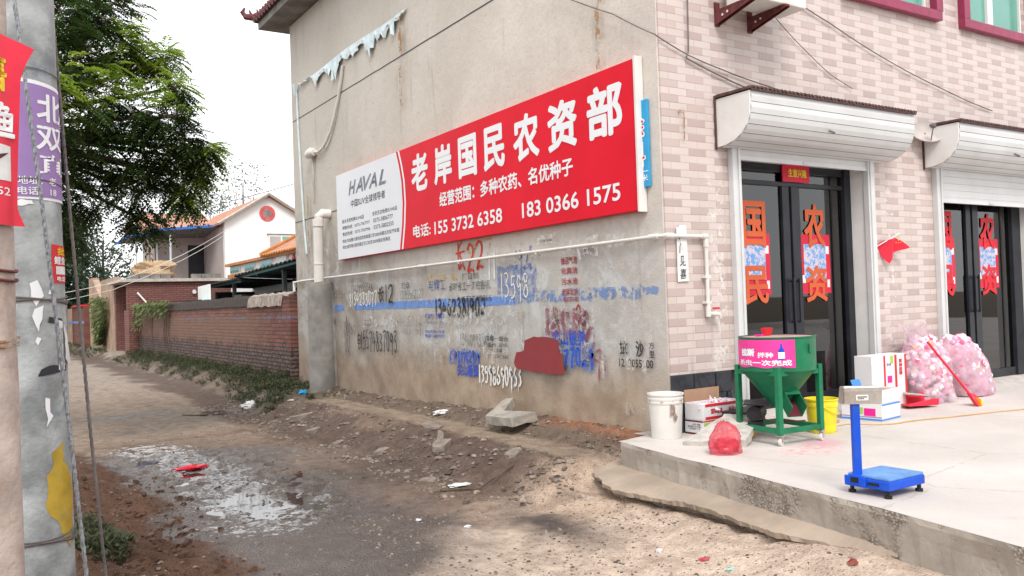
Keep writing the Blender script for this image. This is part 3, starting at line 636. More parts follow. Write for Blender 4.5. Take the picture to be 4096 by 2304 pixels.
# jambs (white reveals) and the dark aluminium double doors
for D in (D1, D2):
    mb = MB(); mb.box((D[0], -.03, .02), (D[0]+.03, .235, DZ)); mb.box((D[1]-.03, -.03, .02), (D[1], .235, DZ)); mb.box((D[0]+.03, -.03, 2.5), (D[1]-.03, .235, DZ)); mb.build('door_reveal', 'white', shop)
def shop_door(x0, x1, tr, tone):
    dr = MB(); y0, y1 = .15, .21; w = x1-x0; cx = x0+w*.47
    dr.box((x0, y0, .07), (x0+.08, y1, 2.5)); dr.box((x1-.2, y0-.02, .07), (x1, y1, 2.5)); dr.box((x0+.08, y0, 2.42), (x1-.2, y1, 2.5))
    dr.box((x0+.08, y0, 2.28), (x1-.2, y1, 2.325)); dr.box((cx-.125, y0, .07), (cx-.02, y1-.01, 2.28)); dr.box((cx+.0, y0-.012, .07), (cx+.125, y1, 2.28))
    dr.box((x0+.08, y0, .07), (cx-.125, y1, .175)); dr.box((cx+.125, y0, .07), (x1-.2, y1, .175)); dr.box((cx-.02, y0+.02, .07), (cx, y1-.02, 2.28))
    dr.box((cx+.03, y0-.05, .9), (cx+.055, y0-.03, 1.35)); dr.box((cx-.055, y0-.05, .9), (cx-.03, y0-.03, 1.35))
    for zz in (.92, 1.33): dr.box((cx+.035, y0-.04, zz-.02), (cx+.05, y0, zz)); dr.box((cx-.05, y0-.04, zz-.02), (cx-.035, y0, zz))
    d = dr.build('door', 'dframe', shop, bev=.004)
    g = MB(); g.box((x0+.08, .178, .175), (cx-.125, .186, 2.28)); g.box((cx+.125, .178, .175), (x1-.2, .186, 2.28)); g.box((x0+.08, .178, 2.325), (x1-.2, .186, 2.42)); g.build('glass', 'glass', d)
    for (a, b), s in (((x0+.17, x0+.62), ('国', '民')), ((cx+.15, cx+.62), ('农', '资'))):
        p = MB(); p.box((a, .1735, 1.19), (b, .1775, 1.80)); p.box((a+.05, .1715, 1.34), (b-.07, .1735, 1.70), 1)
        for q, zx, zw in ((b-.075, 1.60, .055), (a+.02, 1.30, .05), (b-.06, 1.25, .04)): p.box((q, .1718, zx), (q+zw, .1732, zx+.08), 2)
        p.build('paper_poster', ['cred', 'collage', 'paper'], d)
        t = MB(); text(t, s[0], (a+.065, .17, 1.66), FX, FY, .33, .46, .03); text(t, s[1], (a+.065, .17, 1.10), FX, FY, .34, .38, .03); t.build('lettering', tone, d)
    if tr:
        p = MB(); p.box((1.77, .128, 2.325), (2.18, .14, 2.50)); p.build('transom_banner', 'cred', d)
        t = MB(); text(t, '生意兴隆', (1.85, .126, 2.375), FX, FY, .28, .085, .03); t.build('gold_lettering', 'letter_y', d)
    return d
shop_door(.97, 2.95, True, 'letter_o'); shop_door(4.24, 6.31, False, 'letter_r')
# shutter rails and boxes
def shutter(x0, x1, drop, open_end):
    for x, s in ((x0-.01, 1), (x1+.01, -1)):
        r = MB(); r.box((x-.055, -.10, .0), (x+.055, -.036, 2.56)); r.box((x+s*.02-.012, -.115, .0), (x+s*.02+.012, -.10, 2.56))
        r.build('shutter_rail', 'alu', shop, bev=.004)
    b = MB(); xa, xb = x0-.20, x1+.26; prof = [(-.037, 2.56), (-.14, 2.565), (-.25, 2.59), (-.34, 2.64), (-.405, 2.71), (-.44, 2.80), (-.45, 2.90), (-.45, 3.0)]
    # slatted curved casing: each slat its own facet with a groove
    N = 0
    pts = []
    for (ya, za), (yb, zb) in zip(prof, prof[1:]):
        l = math.hypot(yb-ya, zb-za); k = max(1, round(l/.095))
        for i in range(k): pts.append((ya+(yb-ya)*i/k, za+(zb-za)*i/k))
    pts.append(prof[-1])
    for (ya, za), (yb, zb) in zip(pts, pts[1:]):
        d = V((0, yb-ya, zb-za)); t = d.normalized(); nn = V((0, -t.z, t.y))*-1
        if nn.y > 0 or nn.z > 0 and abs(nn.y) < .1: nn = -nn
        a, c = V((0, ya, za))+t*.007, V((0, yb, zb)); m1 = (a+c)/2+nn*.006
        for p, q in ((a, m1), (m1, c)): b.add([(xa+.012, p.y, p.z), (xb, p.y, p.z), (xb, q.y, q.z), (xa+.012, q.y, q.z)], [(0, 1, 2, 3)])
        e = V((0, ya, za)); f = e-nn*.008; b.add([(xa+.012, e.y+.0, e.z), (xb, e.y, e.z), (xb, a.y, a.z), (xa+.012, a.y, a.z)], [(0, 1, 2, 3)], 1)
    bo = b.build('shutter_box', ['alu', 'wire'], shop)
    e = MB(); out = [(-.036, 3.02)]+[(y, z) for y, z in prof]+[(-.45, 3.02)]
    e.ext([(xa-.006, y, z) for y, z in [(-.036, 3.0)]+prof], (.018, 0, 0)); e.build('end_plate', 'white', bo)
    e = MB(); e.box((xa-.022, -.055, 2.54), (xa-.007, -.036, 3.02)); e.box((xa-.02, -.47, 3.012), (xa+.012, -.036, 3.035)); e.build('edge_strip', 'trim', bo)
    t = MB(); n = int((xb-xa)/.012); vs = []       # corrugated lid
    for i in range(n+1):
        x = xa+(xb-xa)*i/n; z = 3.03+.009*(1 if math.sin(i*12/64*6.28318*1.2) > .0 else -1); vs += [(x, -.485, z), (x, -.036, z+.012), (x, -.485, z-.014)]
    t.add(vs, [(3*i, 3*i+3, 3*i+4, 3*i+1) for i in range(n)]+[(3*i, 3*i+2, 3*i+5, 3*i+3) for i in range(n)]); t.box((xa, -.478, 3.0), (xb, -.455, 3.016)); t.build('corrugated_lid', 'trim', bo)
    s = MB(); zb = 2.47 if not drop else 2.19
    z = 2.56
    while z > zb+.01:
        z2 = max(zb, z-.078); s.ob(((x0+x1)/2, -.066, (z+z2)/2), ((x1-x0)/2-.045, 0, 0), (0, .009, .003), (0, -.004, (z-z2)/2-.002)); z = z2
    s.box((x0+.04, -.082, zb-.012), (x1-.04, -.05, zb+.03)); s.box(((x0+x1)/2-.05, -.092, zb+.0), ((x0+x1)/2+.03, -.082, zb+.022)); s.build('roller_curtain', 'alu', shop)
    for px, z in ((x0+(x1-x0)*.46, 2.735),):
        k = MB(); k.tube([(px, -.42, z), (px+.01, -.47, z-.03)], .012, 6); k.build('pull_hook', 'wire', bo)
shutter(D1[0], D1[1], False, True); shutter(D2[0], D2[1], True, False)
# upper windows
def window(x0, x1, lx):
    w = MB(); w.box((x0-.17, -.12, wz0-.105), (x1+.17, -.036, wz0)); w.box((x0-.17, -.12, wz0), (x0-.045, -.036, wz1)); w.box((x1+.06, -.12, wz0), (x1+.19, -.036, wz1)); wf = w.build('window_surround', 'maroon', shop, bev=.004)
    f = MB(); y0, y1 = -.02, .05
    f.box((x0-.04, y0, wz0), (x1+.055, y1, wz0+.055)); f.box((x0-.04, y0, wz0+.055), (x0+.03, y1, wz1)); f.box((x1-.02, y0, wz0+.055), (x1+.055, y1, wz1)); f.box((lx-.06, y0-.006, wz0+.055), (lx+.06, y1, wz1))
    f.build('window_frame', 'frame_w', wf, bev=.004)
    g = MB(); g.box((x0+.03, .012, wz0+.055), (lx-.06, .02, wz1)); g.box((lx+.06, .012, wz0+.055), (x1-.02, .02, wz1)); g.build('window_pane', 'gglass', wf)
window(W1[0], W1[1], 3.42); window(W2[0]-.0, W2[1], 5.52)
# eaves
r = MB(); r.box((-.44, -.7, TOP+.02), (11.6, 10.35, TOP+.16)); soffit = r.build('eaves_slab', 'conc', shop)
r = MB(); ex0, ex1, ey0, ey1 = -.5, 11.7, -.76, 10.42; zt = TOP+.162
r.add([(ex0, ey0, zt), (ex1, ey0, zt), (ex1, ey1, zt), (ex0, ey1, zt), (4., 4.8, zt+2.2), (7.2, 4.8, zt+2.2)], [(0, 1, 5, 4), (1, 2, 5), (2, 3, 4, 5), (3, 0, 4), (3, 2, 1, 0)])
rf = r.build('roof', 'brown', shop)
t = MB()
for i in range(70):
    y = ey0+.08+i*(ey1-ey0-.16)/69
    t.tube([(ex0-.03, y, zt+.03), (ex0+.55, y, zt+.30)], [.062, .058], 8)
t.build('ridge_tiles', 'eavetile', rf)
t = MB(); t.tube([(ex0+.25, ey1-.25, zt+.2), (ex0, ey1, zt+.10), (ex0-.12, ey1+.1, zt+.13), (ex0-.17, ey1+.14, zt+.22), (ex0-.13, ey1+.12, zt+.30)], [.075, .07, .06, .045, .02], 8)
t.tube([(ex0-.03, ey1, zt+.12), (ex0-.07, ey1+.03, zt+.24)], [.035, .012], 6); t.tube([(ex0+.08, ey1-.07, zt+.14), (ex0+.05, ey1-.05, zt+.25)], [.035, .012], 6); t.build('eave_ornament', 'rust', rf, smooth=True)
# lines scored in the render
for z, name in ((4.69, 'render_joint'), (2.82, 'render_joint')):
    j = MB(); vs = []
    for i in range(90):
        y = .33+9.5*i/89; d = .004*noise.noise(V((y*3, z, 0))); vs += [(-.0035, y, z+d-.008), (-.0035, y, z+d+.008)]
    j.add(vs, [(2*i, 2*i+1, 2*i+3, 2*i+2) for i in range(89)]); j.build(name, 'letter_k', side_wall)
# painted writing on the side wall: every colour of paint is one mesh
lay = [.003]; flecks = None
PN = {'p_band': 'blue_stripe', 'p_bandw': 'blue_stripe', 'p_patch': 'red_patch', 'p_rust': 'rust_stain'}
def nx_():
    lay[0] += .0003; return lay[0]
def hw(k, s, yl, yr, z0, z1, pen=.02, seed=1, drip=0.):
    m = MB(); hand(m, s, (0, yl, z0), SX, SY, yl-yr, z1-z0, pen, nx_(), 0, seed, drip); m.build('painted_number', k, side_wall)
def tw(k, s, yl, yr, z0, z1, bold=0., shear=0.):
    m = MB(); text(m, s, (0, yl, z0), SX, SY, yl-yr, z1-z0, bold, shear, nx_()); m.build('painted_lettering', k, side_wall)
def patch(k, pts, jag=.0):
    q = []; o = nx_()
    for i in range(len(pts)):
        a, b = pts[i], pts[(i+1) % len(pts)]
        n = max(1, int(math.hypot(b[0]-a[0], b[1]-a[1])/.05))
        for t in range(n):
            y, z = a[0]+(b[0]-a[0])*t/n, a[1]+(b[1]-a[1])*t/n; q.append((-o, y+jag*noise.noise(V((y*9, z*9, 1))), z+jag*noise.noise(V((y*9, z*9, 5)))))
    if flecks is not None: flecks.setdefault(k, MB()).poly(q)
    else: MB().poly(q).build(PN.get(k, 'paint_patch'), k, side_wall)
def rect(k, yl, yr, z0, z1, jag=.02): patch(k, [(yl, z0), (yr, z0), (yr, z1), (yl, z1)], jag)
rect('p_band', 8.27, 7.55, 1.165, 1.265, .008); rect('p_band', 7.1, 2.42, 1.175, 1.275, .012); rect('p_bandw', 2.35, .3, 1.2, 1.32, .03); rect('p_bandw', 2.6, 1.4, 1.19, 1.28, .03); rect('p_bandw', 1.2, .08, 1.22, 1.3, .03)
hw('p_yellow', '97', 3.55, 2.8, 1.72, 1.95, .045, 3); rect('p_yellow', 4.6, 3.75, 1.52, 1.6, .03)
hw('p_red', '长22', 3.78, 3.06, 1.60, 1.955, .05, 5, .2)
hw('p_whitew', '1355135', 2.98, 2.2, 1.66, 1.86, .03, 8); hw('p_white', '11', 3.0, 2.78, 1.5, 1.8, .05, 31)
rect('p_bluepatch', 2.78, 1.98, 1.30, 1.62, .05); hw('p_bluew', '1928', 2.4, 2.0, 1.56, 1.78, .04, 12); hw('p_white', '13598', 2.72, 2.12, 1.27, 1.53, .026, 9, .3); hw('p_whitew', '6903', 2.12, 1.72, 1.3, 1.55, .026, 10, .3)
for s, z0, z1 in (('抽沼气池', 1.57, 1.645), ('化粪池', 1.47, 1.54), ('污水池', 1.36, 1.43), ('老岸北关', 1.25, 1.325)): tw('p_dred', s, 1.52, 1.245, z0, z1, .02)
tw('p_dred', '18237371781', 1.51, 1.24, 1.185, 1.235, .02); hw('p_dred', '0', 1.30, 1.2, 1.0, 1.16, .025, 3)
hw('p_bluepatch', '8', 1.1, 1.0, 1.2, 1.3, .02)
rect('p_bluepatch', 4.02, 3.22, .46, .65, .06); hw('p_blue', '15937702919', 3.98, 3.23, .49, .62, .03, 15); tw('p_blue', '尖山板梁', 3.80, 3.27, .315, .475, .03)
hw('p_white', '13598690963', 3.27, 2.32, .27, .47, .04, 17, .35)
hw('p_black', '13462381902', 4.35, 3.05, 1.07, 1.27, .042, 19, .15); tw('p_blackw', '15837289866', 3.63, 2.92, 1.235, 1.30)
tw('p_blackw', '省时省工一流挖掘机', 3.95, 2.94, 1.37, 1.48); tw('p_bluew', '电焊工', 4.5, 4.05, 1.39, 1.54, .01); tw('p_blackw', '厂直销', 3.6, 3.2, 1.5, 1.58)
tw('p_blue', '老岸家电专卖店', 4.65, 4.1, 1.03, 1.095, .02); tw('p_bluew', '冰箱 彩电 空调', 4.6, 4.1, .96, 1.0, .01); tw('p_bluew', '洗衣机 热水器', 4.65, 4.12, .905, .94); tw('p_blue', '地址老岸十字街', 4.65, 4.11, .84, .88, .02); tw('p_blue', '电话13837373', 4.65, 4.12, .78, .825, .03)
hw('p_blackw', '134609933650', 3.69, 2.9, .70, .84, .013, 21)
tw('p_blackw', '河南一烟台', 3.09, 2.58, .76, .82, .01); tw('p_blackw', '温州 郑州', 3.05, 2.6, .69, .74, .01); tw('p_blackw', '一 汽运', 3.0, 2.7, .635, .68, .02); tw('p_blackw', '13937372661', 3.03, 2.59, .565, .605)
rect('p_whitew', 3.05, 2.6, .84, 1.08, .06)
for s in range(7): hw('p_whitew', '1', 3.05-s*.07, 2.98-s*.07, .85, 1.08, .02, 40+s)
for s in range(9): hw('p_whitew', '1', 4.1-s*.13+.05*math.sin(s*5), 4.02-s*.13, .62+.1*math.sin(s*3), 1.08, .022, 60+s)
rect('p_whitew', 4.12, 3.2, .95, 1.1, .06); rect('p_whitew', 6.3, 5.5, .92, 1.05, .06); rect('p_pale', 5.6, 4.4, .98, 1.1, .06)
hw('p_maroon', '18018', 1.83, 1.05, .85, 1.10, .11, 23); hw('p_whitew', '1801181', 1.86, .95, .9, 1.13, .06, 24, .2); hw('p_maroon', '2', 1.15, .93, .6, .9, .05, 25); hw('p_maroon', '71', 1.0, .8, .42, .72, .04, 26)
rect('p_bluepatch', 1.66, 1.0, .5, .78, .08); tw('p_blue', '尖山板梁', 1.70, 1.12, .74, .90, .035); hw('p_blue', '77029', 1.52, 1.0, .55, .72, .05, 28)
tw('p_black', '拉', .61, .5, .68, .81, .03); tw('p_black', '沙', .38, .27, .66, .81, .03); tw('p_black', '方', .2, .13, .74, .80, .02); tw('p_black', '里', .2, .13, .66, .725, .02); tw('p_black', '12  2055  00', .62, .15, .565, .64, .02)
tw('p_pale', '专业疏通', .78, .33, 1.45, 1.55)
patch('p_pale', [(.55, .10), (.55, .26), (.47, .21), (.25, .19), (.25, .13), (.47, .14)], .02)
hw('p_black', '电15574837093', 7.0, 5.5, .57, .84, .036, 33, .25); hw('p_black', '长12', 6.15, 5.58, 1.27, 1.50, .05, 34); tw('p_pale', '打桩', 4.97, 4.42, .52, .70); hw('p_pale', '15039229161', 5.13, 4.33, .34, .49, .02, 36)
rect('p_whitew', 6.72, 6.34, .9, 1.08, .04); hw('p_black', '303', 6.68, 6.40, .93, 1.02, .014, 37); hw('p_blackw', '13729955568', 7.16, 6.3, 1.46, 1.57, .016, 38); hw('p_white', '8134233077', 7.26, 6.15, 1.25, 1.44, .026, 39, .2)
hw('p_blackw', '13193502720', 5.37, 4.62, 1.31, 1.42, .014, 41); tw('p_blackw', '刻章', 5.31, 5.05, 1.44, 1.54); hw('p_blackw', '1355', 7.95, 7.5, 1.38, 1.5, .015, 42); hw('p_blackw', '13937', 7.5, 7.25, .5, 1.0, .02, 43); hw('p_blackw', '80', 7.25, 7.0, .8, .95, .016, 44)
hw('p_blackw', '707 67', 5.35, 4.7, .82, .95, .014, 45); hw('p_pale', '1067', 5.9, 5.3, .42, .62, .02, 46); tw('p_blackw', '招工', 8.1, 7.85, 1.45, 1.55); tw('p_blackw', '收粮', 8.1, 7.85, .95, 1.05)
rng2 = random.Random(5); flecks = {}
for i in range(70):                                   # scrapes and flecks of old paint
    y, z = rng2.uniform(.3, 4.6), rng2.uniform(.45, 1.15); w, h = rng2.uniform(.03, .16), rng2.uniform(.03, .2); rect(rng2.choice(['p_whitew', 'p_pale', 'p_whitew']), y, y-w, z, z+h, .06)
for y, z0, z1 in ((5.09, 3.95, 5.0), (.745, 3.38, 4.05), (5.05, 4.6, 5.2), (.71, 4.0, 4.8), (9.0, 2.2, 3.3)): rect('p_rust', y+.035, y-.035, z0, z1, .03)
for y, z, w, h in ((1.88, 1.80, .35, .1), (1.17, 1.62, .33, .2), (.72, 1.70, .27, .1), (8.2, 1.83, .1, .16), (7.78, 1.80, .14, .15), (1.35, 1.7, .12, .12)): rect('p_whitew', y, y-w, z, z+h, .03)
tw('p_black', '招聘 招租', 1.12, .9, 1.66, 1.7); tw('p_black', '出租房屋', 1.82, 1.6, 1.82, 1.85)
for k, m in flecks.items(): stuff(m.build('old_paint_flecks', k, side_wall))
flecks = None
patch('p_patch', [(2.18, .78), (2.0, .825), (1.69, .82), (1.54, .79), (1.54, .67), (1.47, .66), (1.48, .61), (1.45, .45), (1.61, .44), (2.03, .45), (2.36, .47), (2.41, .53), (2.35, .65), (2.2, .67)], .012)
# ---------------------------------------------------------------- things fixed to the shop
sg = thing('signboard', 'long red and white advertising board fixed on the grey side wall', 'sign', (-.05, 3.95, 1.98))
mb = MB(); mb.box((-.085, .195, 1.985), (-.012, 7.52, 3.355)); mb.build('panel', 'red', sg, bev=.004)
mb = MB(); pts = [(5.17, 3.352), (5.09, 3.16), (5.02, 2.92), (5.0, 2.62), (5.04, 2.32), (5.13, 1.99)]; mb.poly([(-.0868, 7.515, 1.99), (-.0868, 7.515, 3.35)]+[(-.0868, y+.06, z) for y, z in pts]); mb.build('white_panel', 'signwhite', sg)
mb = MB()
for d, w in ((0, .045),): mb.add([(-.0872, y-d-s*w, z) for y, z in pts for s in (0, 1)], [(2*i, 2*i+1, 2*i+3, 2*i+2) for i in range(5)])
mb.build('curved_band', 'letter_w', sg)
mb = MB(); mb.box((-.10, .168, 1.97), (-.01, .193, 3.37)); mb.build('edge_trim', 'white', sg)
mb = MB(); X = -.0855
def st_(s, yl, yr, z0, z1, bold=0., shear=0.): text(mb, s, (X, yl, z0), SX, SY, yl-yr, z1-z0, bold, shear, .0022)
chars = [(4.76, 4.28), (4.10, 3.63), (3.46, 3.02), (2.86, 2.40), (2.22, 1.72), (1.56, 1.06), (.90, .37)]
for c, (a, b) in zip('老岸国民农资部', chars): st_(c, a, b, 2.72, 3.22, .042)
mb.build('title_lettering', 'letter_w', sg); mb = MB()
st_('经营范围：多种农药、名优种子', 3.98, 1.15, 2.44, 2.625, .03); mb.build('trade_lettering', 'letter_w', sg); mb = MB()
st_('电话:', 4.76, 4.25, 2.11, 2.28, .03); mb.build('phone_heading', 'letter_w', sg); mb = MB(); st_('155 3732 6358', 4.14, 2.5, 2.105, 2.27, .03); mb.build('phone_lettering', 'letter_w', sg); mb = MB(); st_('183 0366 1575', 2.09, .44, 2.105, 2.27, .03); mb.build('phone_lettering', 'letter_w', sg); mb = MB()
for c, a, b in (('H', 7.0, 6.7), ('A', 6.72, 6.42), ('V', 6.42, 6.10), ('A', 6.20, 5.90), ('L', 5.84, 5.58)): st_(c, a, b, 2.965, 3.185, .055, .3)
mb.build('brand_lettering', 'letter_g', sg); mb = MB()
st_('中国SUV全球领导者', 6.92, 5.63, 2.765, 2.885, .02); st_('新乡东安哈弗SUV4S店', 7.3, 6.42, 2.55, 2.615, .015); st_('东安沃达哈弗SUV4S店', 6.1, 5.24, 2.55, 2.615, .015)
st_('销售热线：0373-7767777', 7.3, 6.21, 2.45, 2.51, .015); st_('0373-5806777', 6.08, 5.39, 2.45, 2.51, .015); st_('售后热线：0373-7767996', 7.3, 6.2, 2.35, 2.41, .015); st_('0373-5802555', 6.07, 5.37, 2.35, 2.41, .015)
st_('地址:市金穗大道东段京珠高速口东2000米路北东安汽车园', 7.31, 5.2, 2.24, 2.30, .015); st_('地址:南环路与胜利路交叉口向东300米路北哈弗店', 7.31, 5.5, 2.145, 2.205, .015); mb.build('address_lettering', 'letter_k', sg)
s2 = thing('side_sign', 'narrow blue sign with red lettering tucked behind the end of the red board', 'sign', (-.02, .2, 2.2))
mb = MB(); mb.box((-.04, .098, 2.19), (-.012, .52, 2.97)); mb.build('panel', 'signblue', s2, bev=.003)
mb = MB(); text(mb, '涂', (-.04, 0.375, 2.62), SX, SY, .25, .24, .06); text(mb, '料', (-.04, 0.375, 2.36), SX, SY, .25, .24, .06); mb.box((-.0425, .102, 2.325), (-.0408, .51, 2.332)); text(mb, '50米', (-.04, 0.295, 2.24), SX, SY, .19, .06, .02); mb.build('white_lettering', 'letter_w', s2)
mb = MB(); text(mb, '涂', (-.04, 0.360, 2.64), SX, SY, .22, .20, .015, 0, .005); text(mb, '料', (-.04, 0.360, 2.38), SX, SY, .22, .20, .015, 0, .005); mb.build('red_lettering', 'letter_r', s2)
# torn plastic strip high on the wall
mb = MB(); R = random.Random(3); vs = []; N = 74
for i in range(N+1):
    y = 9.35-4.45*i/N; t = i/N; dep = 1.5*(.06+.16*abs(noise.noise(V((y*2.2, 0, 1))))*1.6+.10*R.random()*(R.random() > .6))*(1 if .08 < t < .93 else .35)
    if t < .16: dep = .02+.02*R.random()
    if .30 < t < .44: dep += .10*R.random()
    z = 5.30+.02*math.sin(y*2); vs += [(-.02, y, z), (-.035-.02*R.random(), y+.02*R.random(), z-dep*.55), (-.02-.05*R.random(), y+.03*R.random(), z-dep)]
mb.add(vs, [(3*i+k, 3*i+k+1, 3*i+4+k, 3*i+3+k) for i in range(N) for k in (0, 1)]); MAT['tatter'] = simple('tattered_pale_plastic', (.60, .70, .73), .5, .12, 6, dirt=.3, dcol=(.55, .5, .45))
tag(mb.build('torn_plastic_strip', 'tatter'), 'tattered pale blue plastic strip hanging in a ragged line high on the side wall', 'plastic strip')
h = thing('hanging_lamp', 'bare lamp socket on a wrapped cable hanging high on the side wall', 'lamp', (-.05, 8.75, 3.9))
mb = MB(); mb.tube([(-.03, 7.24, 5.08), (-.03, 7.33, 4.85), (-.03, 7.46, 4.62), (-.04, 7.62, 4.36), (-.04, 7.81, 4.14), (-.05, 8.0, 4.0), (-.05, 8.15, 3.93), (-.05, 8.4, 3.895), (-.05, 8.64, 3.93)], .024, 7); mb.build('cable', 'pvc', h, smooth=True)
mb = MB(); mb.tube([(-.05, 8.58, 3.92), (-.06, 8.7, 3.93), (-.06, 8.86, 3.92)], [.06, .09, .075], 10); mb.build('lamp_socket', 'bucket', h, smooth=True)
mb = MB(); mb.tube([(-.04, 8.71, 3.86), (-.04, 8.7, 3.5), (-.03, 8.74, 3.04)], [.022, .02, .008], 7); mb.build('stem', 'concpale', h)
mb = MB(); mb.tube([(-.025, 9.5, 5.25), (-.025, 9.47, 4.6), (-.025, 9.4, 3.7), (-.025, 9.3, 2.74), (-.025, 9.2, 2.2)], .018, 6); mb.tube([(-.03, 9.5, 5.3), (-.05, 9.52, 5.1)], [.07, .02], 6)
tag(mb.build('wall_conduit', 'tatter'), 'thin pale conduit running down the far edge of the side wall', 'conduit')
dp = thing('drainpipe', 'white drainpipe with an elbow standing in a round cement casing', 'drainpipe', (-.2, 8.12, -.2))
mb = MB(); mb.tube([(.0, 8.06, 2.79), (-.13, 8.07, 2.80), (-.19, 8.08, 2.74), (-.2, 8.09, 2.6), (-.2, 8.13, 1.6)], .082, 16); mb.build('pipe', 'pvc', dp, smooth=True)
mb = MB(); mb.lathe([(.092, 2.58), (.092, 2.70)], (-.2, 8.085, 0), 16, cap1=True); mb.lathe([(.09, 1.95), (.09, 1.97)], (-.2, 8.115, 0), 16, cap1=True); mb.build('collar', 'pvc', dp, smooth=True)
mb = MB(); mb.lathe([(.235, -.5), (.23, 0), (.222, .6), (.225, 1.2), (.215, 1.56), (.17, 1.64), (.08, 1.67)], (-.17, 8.5, 0), 24, cap1=True); mb.box((-.2, 8.32, -.5), (.0, 8.72, 1.5))
for v_ in range(len(mb.v)): x, y, z = mb.v[v_]; mb.v[v_] = (x+.006*noise.noise(V((x*6, y*6, z*2))), y-.36+.012*noise.noise(V((x*6, y*6, z*2+4))), z)
mb.build('cement_casing', 'conc', dp, smooth=True)
wp = thing('water_pipe', 'thin white water pipe along the side wall and round the corner down to a tap', 'pipe', (-.04, 5, 1.7))
mb = MB(); mb.tube([(-.045, 9.9, 1.62), (-.045, 9.88, 1.72), (-.045, 9.4, 1.73), (-.045, 5, 1.728), (-.045, .1, 1.735), (-.045, -.03, 1.735), (-.03, -.075, 1.735), (.1, -.075, 1.735), (.44, -.075, 1.735), (.455, -.075, 1.72), (.455, -.075, 1.4), (.455, -.075, 1.04)], .017, 10); mb.build('pipe', 'pvc', wp, smooth=True)
mb = MB()
for p, q in (((-.045, .12, 1.735), (-.045, -.0, 1.735)), ((-.03, -.075, 1.735), (.06, -.075, 1.735)), ((.41, -.075, 1.735), (.47, -.075, 1.735)), ((.455, -.075, 1.70), (.455, -.075, 1.64)), ((-.045, 4.7, 1.728), (-.045, 4.55, 1.728)), ((.455, -.075, 1.10), (.455, -.075, 1.01)), ((-.045, 9.88, 1.74), (-.045, 9.88, 1.55))): mb.tube([p, q], .025, 10)
for z in (1.14, 1.37): mb.box((.42, -.09, z-.012), (.49, -.036, z+.012))
for y in (1.9, 3.6, 6.4): mb.box((-.06, y-.012, 1.705), (0, y+.012, 1.75))
mb.build('fitting', 'pvc', wp, smooth=True)
tp = MB(); tp.tube([(.455, -.075, 1.04), (.50, -.10, 1.035), (.545, -.12, 1.03), (.555, -.125, .99)], [.016, .02, .018, .013], 8); tp.tube([(.515, -.105, 1.045), (.52, -.107, 1.075)], .009, 6); tap = tp.build('tap', 'pvc', wp, smooth=True)
tp = MB(); tp.ob((.522, -.107, 1.085), (.028, -.012, 0), (.006, .014, 0), (0, 0, .009)); tp.build('tap_handle', 'redplastic', tap, bev=.003)
cp = MB(); cp.poly([(.12, -.05, 1.33), (.255, -.052, 1.335), (.245, -.05, 1.80), (.235, -.06, 1.83), (.17, -.05, 1.835), (.14, -.06, 1.81), (.125, -.05, 1.82)]); cps = thing('paper_strip', 'weathered white paper couplet pasted on the tiled front beside the water pipe', 'paper', (.19, -.05, 1.33)); cp.build('paper', 'paper', cps)
mb = MB()
for i, c in enumerate('出门见喜'): text(mb, c, (.15, -.05, 1.70-.115*i), FX, FY, .075, .09, .01, .1, .004)
mb.build('lettering', 'p_blackw', cps)
ac = thing('air_conditioner', 'outdoor air conditioner unit on two rusty brackets high on the tiled front', 'air conditioner', (1.0, -.25, 3.9))
mb = MB(); mb.box((.74, -.47, 3.835), (1.47, -.16, 4.40)); mb.build('casing', 'bucket', ac, bev=.012)
mb = MB(); mb.lathe([(.22, 0), (.23, .006), (.23, .012)], n=28)
mb.v = [(1.02+x, -.476-z, 4.12+y) for x, y, z in mb.v]
for k in range(9): mb.box((.82, -.492, 3.92+.05*k), (1.22, -.486, 3.93+.05*k))
mb.build('fan_grille', 'conc', ac)
for x in (.74, 1.18):
    b = MB(); b.ob((x, -.044, 3.80), (.03, 0, 0), (0, .008, 0), (0, 0, .11)); b.ob((x, -.27, 3.825), (.03, 0, 0), (0, .22, 0), (0, 0, .008)); b.ext([(x-.028, -.05, 3.70), (x-.028, -.05, 3.82), (x-.028, -.49, 3.82), (x-.028, -.49, 3.805)], (.006, 0, 0)); b.ext([(x+.022, -.05, 3.70), (x+.022, -.05, 3.82), (x+.022, -.49, 3.82), (x+.022, -.49, 3.805)], (.006, 0, 0)); br = b.build('bracket', 'rust', ac)
    b = MB()
    for yy_ in (-.14, -.2): b.lathe([(.012, 0), (.012, .002)], n=10, cap1=True); n = 20; b.v[-n:] = [(x-.0305-z_, yy_+x_, 3.775-(yy_+.17)*.2+y_) for x_, y_, z_ in b.v[-n:]]
    b.build('bolt', 'bucket', br)
def cable(name, pts, r, label, mat='wire'):
    m = MB(); P_ = [V(p) for p in pts]; q = []
    for a, b in zip(P_, P_[1:]):
        n = 6
        for i in range(n): t = i/n; q.append(a+(b-a)*t-V((0, 0, .02*(b-a).length*4*t*(1-t)*.5)))
    q.append(P_[-1]); m.tube(q, r, 5); return tag(m.build(name, mat), label, 'cable')
cable('wall_cable', [(-.05, 1.5, 4.4), (-.05, .5, 3.85), (-.06, -.06, 3.50), (.33, -.06, 3.37), (.75, -.06, 3.29), (1.4, -.06, 3.2), (2.4, -.06, 3.1)], .006, 'upper thin cable slanting from the side wall round the corner to the first shutter box')
cable('wall_cable', [(.36, -.06, 4.1), (.345, -.06, 3.40), (.31, -.06, 3.34), (.81, -.06, 3.21), (1.1, -.06, 3.15), (1.29, -.06, 3.10), (1.42, -.06, 3.095), (1.75, -.06, 3.06)], .007, 'dark sagging cable hooked on a nail just above the first shutter box')
